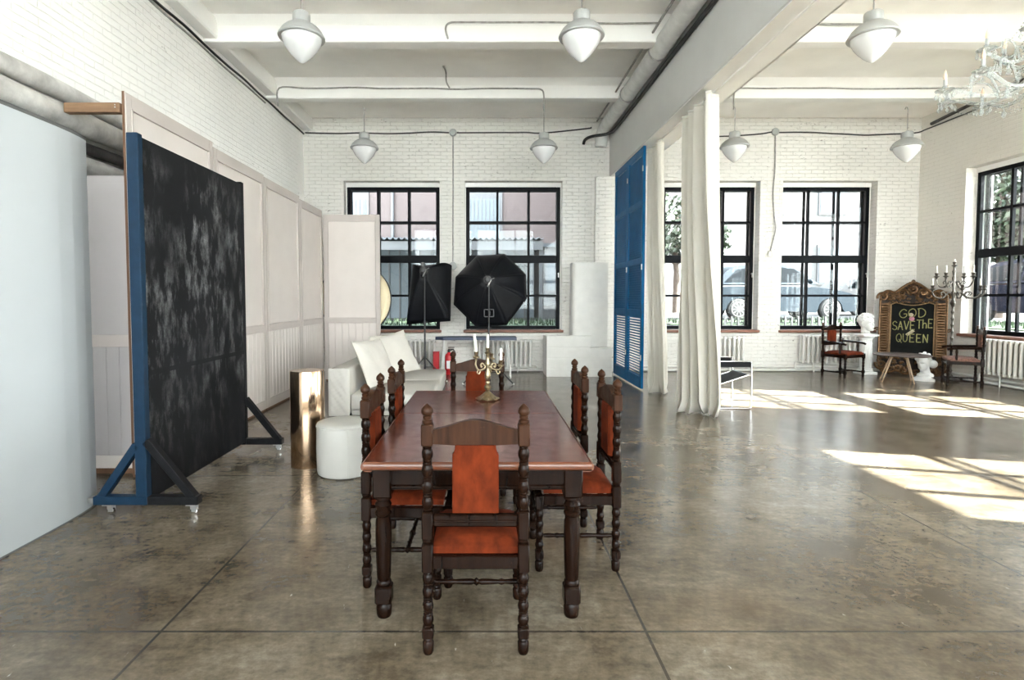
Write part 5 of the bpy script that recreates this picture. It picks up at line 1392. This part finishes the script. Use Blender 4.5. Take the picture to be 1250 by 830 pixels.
def car(label, loc, rz, paint, tall=1.0):
    """side view along local x, front towards +x"""
    t = thing('car', label, 'car', loc, rz, 'parked cars')
    low = [(-2.22, .38), (-2.25, .62), (-2.20, .88), (-2.02, .97), (-1.5, 1.0), (0, 1.0), (.95, .98), (1.55, .90), (1.98, .80), (2.18, .66), (2.24, .48), (2.18, .28), (1.82, .24)]
    for c in (1.38, -1.35):
        low += [(c + .37*math.cos(a), .30 + .37*math.sin(a)) for a in [R(5 + 170*i/8) for i in range(9)]]
        low += [(c - .42, .22)] if c > 0 else []
    low += [(-1.9, .24)]
    mb = MB(); ys = (-.88, -.84, .84, .88)
    mb.prism(low, -.84, .84, 'XZ')
    mb.prism([(x*.992, z if z < .5 else .5 + (z-.5)*.93) for x, z in low], -.885, .885, 'XZ')
    mb.build('body', paint, t, smooth=30)
    low = [(x, z if z < .5 else .5 + (z - .5)*tall) for x, z in low]
    UZ = lambda z: .5 + (z - .5)*tall
    roof = [(-2.0, .96), (-1.62, 1.30), (-1.15, 1.44), (-.4, 1.50), (.15, 1.45), (.55, 1.30), (1.08, .97)]
    vs = []; n = len(roof)
    for s in (-1, 1):
        for x, z in roof: vs.append((x, s*(.80 - .22*(z - .96)/.54), UZ(z)))
    MB().add(vs, [tuple(range(n)), tuple(range(2*n-1, n-1, -1))] + [(i, n+i, n+i+1, i+1) for i in range(n-1)] + [(0, n-1, 2*n-1, n)]).build('cabin', paint, t, smooth=30)
    for s in (-1, 1):
        for lo_, hi_ in (((-1.72, 1.02), (-.42, 1.02)), ((-.34, 1.02), (.86, 1.02))):
            q0 = [(lo_[0], 1.02), (hi_[0], 1.02), (hi_[0] if hi_[0] < 0 else .40, 1.34 if hi_[0] > 0 else 1.42), (lo_[0] if lo_[0] > -1 else -1.30, 1.42 if lo_[0] > -1 else 1.33)]
            MB().add([(x, s*(.812 - .22*(z - .96)/.54), UZ(z)) for x, z in q0] + [(x, s*(.79 - .22*(z - .96)/.54), UZ(z)) for x, z in q0], [(0, 1, 2, 3), (7, 6, 5, 4), (0, 4, 5, 1), (1, 5, 6, 2), (2, 6, 7, 3), (3, 7, 4, 0)]).build('side_window', M['car_glass'], t, smooth=0)
    MB().add([(x, y, UZ(z)) for x, y, z in ((.60, -.62, 1.30), (.60, .62, 1.30), (1.10, .74, .985), (1.10, -.74, .985), (.57, -.62, 1.28), (.57, .62, 1.28), (1.07, .74, .965), (1.07, -.74, .965))], [(0, 1, 2, 3), (7, 6, 5, 4), (0, 4, 5, 1), (2, 6, 7, 3), (1, 5, 6, 2), (3, 7, 4, 0)]).build('windscreen', M['car_glass'], t, smooth=0)
    for s in (-1, 1):
        MB().sphere((2.08, s*.66, UZ(.66)), .13, 10, 8, (.8, 1.2, .7)).build('headlamp', M['chrome'], t)
        MB().box(-2.27, -2.15, s*.62 - .14, s*.62 + .14, UZ(.72), UZ(.86), .02).build('tail_lamp', M['red'], t)
        MB().sphere((.72, s*.95, UZ(1.03)), .09, 10, 8, (.7, 1.1, .8)).build('mirror', paint, t)
        for x in (1.38, -1.35):
            w = MB().lathe([(0, .20), (.01, .29), (.04, .325), (.16, .325), (.20, .29), (.21, .20)], (x, s*.70, .325), (0, s, 0), 28).build('wheel', M['tyre'], t)
            mb = MB().lathe([(.205, .215), (.215, .225), (.215, .195), (.19, .19)], (x, s*.70, .325), (0, s, 0), 28, False).lathe([(.20, .055), (.22, .05), (.225, .02)], (x, s*.70, .325), (0, s, 0), 14)
            for k in range(10):
                a = k*2*PI/10; mb.bar((x + .03*math.cos(a), s*.912, .325 + .03*math.sin(a)), (x + .205*math.cos(a), s*.908, .325 + .205*math.sin(a)), .030, .012, 0, up=(0, 1, 0))
            mb.build('alloy_rim', M['alloy'], w)
    MB().box(2.16, 2.262, -.55, .55, .40, .56, .02).build('grille', M['black_plastic'], t)
    return t
car('silver car parked outside the two right-hand far windows, front wheel in view', (8.85, 17.0, GZ), 0, M['car_silver'], 1.22)
car('white car parked farther back, behind the front of the silver car', (15.3, 21.2, GZ), 0, M['car_white'])
car('dark car parked outside the sunny side window', (14.0, 13.1, GZ), -PI/2, M['car_dark'], 1.15)
def tree(label, x, y, h, blobs, nleaf, seed, ls=.15):
    t = thing('tree', label, 'tree', (x, y, GZ), 0, 'trees outside the windows')
    q = random.Random(seed); mb = MB()
    mb.tube(smoothpath([(0, 0, -.05), (.05, .03, h*.3), (-.04, .05, h*.6), (.0, 0, h*.9)], 4), [.16]*5 + [.12]*4 + [.08]*4, 10)
    for b in blobs: mb.tube([(0, 0, h*.45), (b[0]*.5, b[1]*.5, (h*.45 + b[2])/2), (b[0], b[1], b[2])], [.07, .05, .02], 6)
    mb.build('trunk', M['bark'], t)
    vs = []; fs = []
    for cx, cy, cz, rx, ry, rz_ in blobs:
        for _ in range(nleaf // len(blobs)):
            u, v = q.uniform(0, 2*PI), q.uniform(-1, 1); rr = q.random()**.4
            s_ = math.sqrt(1 - v*v)
            c = Vector((cx + rx*rr*s_*math.cos(u), cy + ry*rr*s_*math.sin(u), cz + rz_*rr*v))
            n_ = Vector((q.gauss(0, 1), q.gauss(0, 1), q.gauss(0, 1))).normalized(); a = n_.orthogonal().normalized(); b = n_.cross(a)
            l = ls*q.uniform(.7, 1.3); k = len(vs)
            vs += [c - a*l, c + b*l*.42, c + a*l, c - b*l*.42]; fs.append((k, k+1, k+2, k+3))
    m2 = MB(); m2.v = [tuple(p) for p in vs]; m2.f = fs
    m2.build('foliage', M['leaf'], t, smooth=0, recalc=False)
tree('leafy tree beyond the dark car outside the sunny side window', 16.9, 17.9, 5.2, [(0, 0, 4.3, 2.3, 2.3, 2.2), (-1.2, 1.3, 3.6, 1.5, 1.5, 1.5), (1.2, -1.2, 3.6, 1.5, 1.5, 1.5), (.2, .2, 2.8, 1.6, 1.6, 1.0)], 11000, 41, .15)
tree('leafy tree seen between the two cream curtains', 8.6, 24.6, 4.8, [(0, 0, 3.9, 1.7, 1.7, 1.5), (-1.2, .3, 3.1, 1.3, 1.3, 1.1), (1.0, -.4, 3.2, 1.2, 1.2, 1.1)], 2600, 42)
tree('unseen dense tree added outside the sunny side wall to block the sun', 14.0, 8.1, 5.0, [(0, 0, 4.75, 1.25, 1.08, 1.95), (.1, .2, 4.0, 1.1, .95, 1.2)], 5200, 43, .17)  # out of view; crown placed to keep sun out of the visible side window

# ------------------------------------------------------------------ light: sun, sky, windows as openings
sun = bpy.data.lights.new('sun', 'SUN'); sun.energy = SUN; sun.angle = R(.55); sun.color = (1.0, .95, .87)
so = bpy.data.objects.new('sun', sun); COL.objects.link(so)
so.rotation_euler = Vector((-6.11, 1.546, -3.87)).to_track_quat('-Z', 'Y').to_euler()
so.location = (20, 4, 14)
w = bpy.data.worlds.new('sky'); SC.world = w; w.use_nodes = True
nt = w.node_tree; bg = nt.nodes['Background']
tc = N(nt, 'ShaderNodeTexCoord'); sp = N(nt, 'ShaderNodeSeparateXYZ'); nt.links.new(tc.outputs['Generated'], sp.inputs[0])
cl = noise(nt, tc.outputs['Generated'], 3.0, 5)
sky = ramp(nt, math_(nt, 'ADD', sp.outputs['Z'], math_(nt, 'MULTIPLY', math_(nt, 'SUBTRACT', cl, .5), .25)), [(.0, (1.0, .985, .96)), (.25, (1.0, .985, .96)), (.8, (.86, .92, 1.0))])
nt.links.new(sky, bg.inputs['Color']); bg.inputs['Strength'].default_value = SKY
def portal(x, y, w_, rz, h_=3.0, z=2.37):
    l = bpy.data.lights.new('daylight_portal', 'AREA'); l.shape = 'RECTANGLE'; l.size = w_; l.size_y = h_
    l.cycles.is_portal = True
    o = bpy.data.objects.new('daylight_portal', l); COL.objects.link(o)
    o.location = (x, y, z); o.rotation_euler = (PI/2, 0, rz)
    return o
for a, b in BW: portal((a+b)/2, YB + .47, b - a, PI*0 + 0)
for a, b in RW: portal(XR + .47, (a+b)/2, b - a, -PI/2)
for a, b in FWN: portal((a+b)/2, YF - .37, b - a, PI, 4.2, 2.97)

# ------------------------------------------------------------------ camera
cam = bpy.data.cameras.new('camera'); co = bpy.data.objects.new('camera', cam); COL.objects.link(co)
cam.sensor_width = 36; cam.lens = 665/1250*36
cam.shift_x = (625 - 592)/1250; cam.shift_y = -(415 - 393)/1250
cam.clip_start = .05; cam.clip_end = 300
co.location = (0, 0, 1.53); co.rotation_euler = (PI/2 - R(2.49), 0, 0)
SC.camera = co
vs_ = SC.view_settings
SC.display_settings.display_device = 'sRGB'
vs_.view_transform = 'Standard'; vs_.look = 'None'; vs_.gamma = 1.0; vs_.exposure = EXPO; vs_.use_curve_mapping = False
cy = SC.cycles
cy.use_denoising = True; cy.denoiser = 'OPENIMAGEDENOISE'
cy.max_bounces = 14; cy.diffuse_bounces = 9; cy.glossy_bounces = 6; cy.transparent_max_bounces = 16; cy.transmission_bounces = 6
cy.sample_clamp_indirect = 12; cy.caustics_reflective = False; cy.caustics_refractive = False
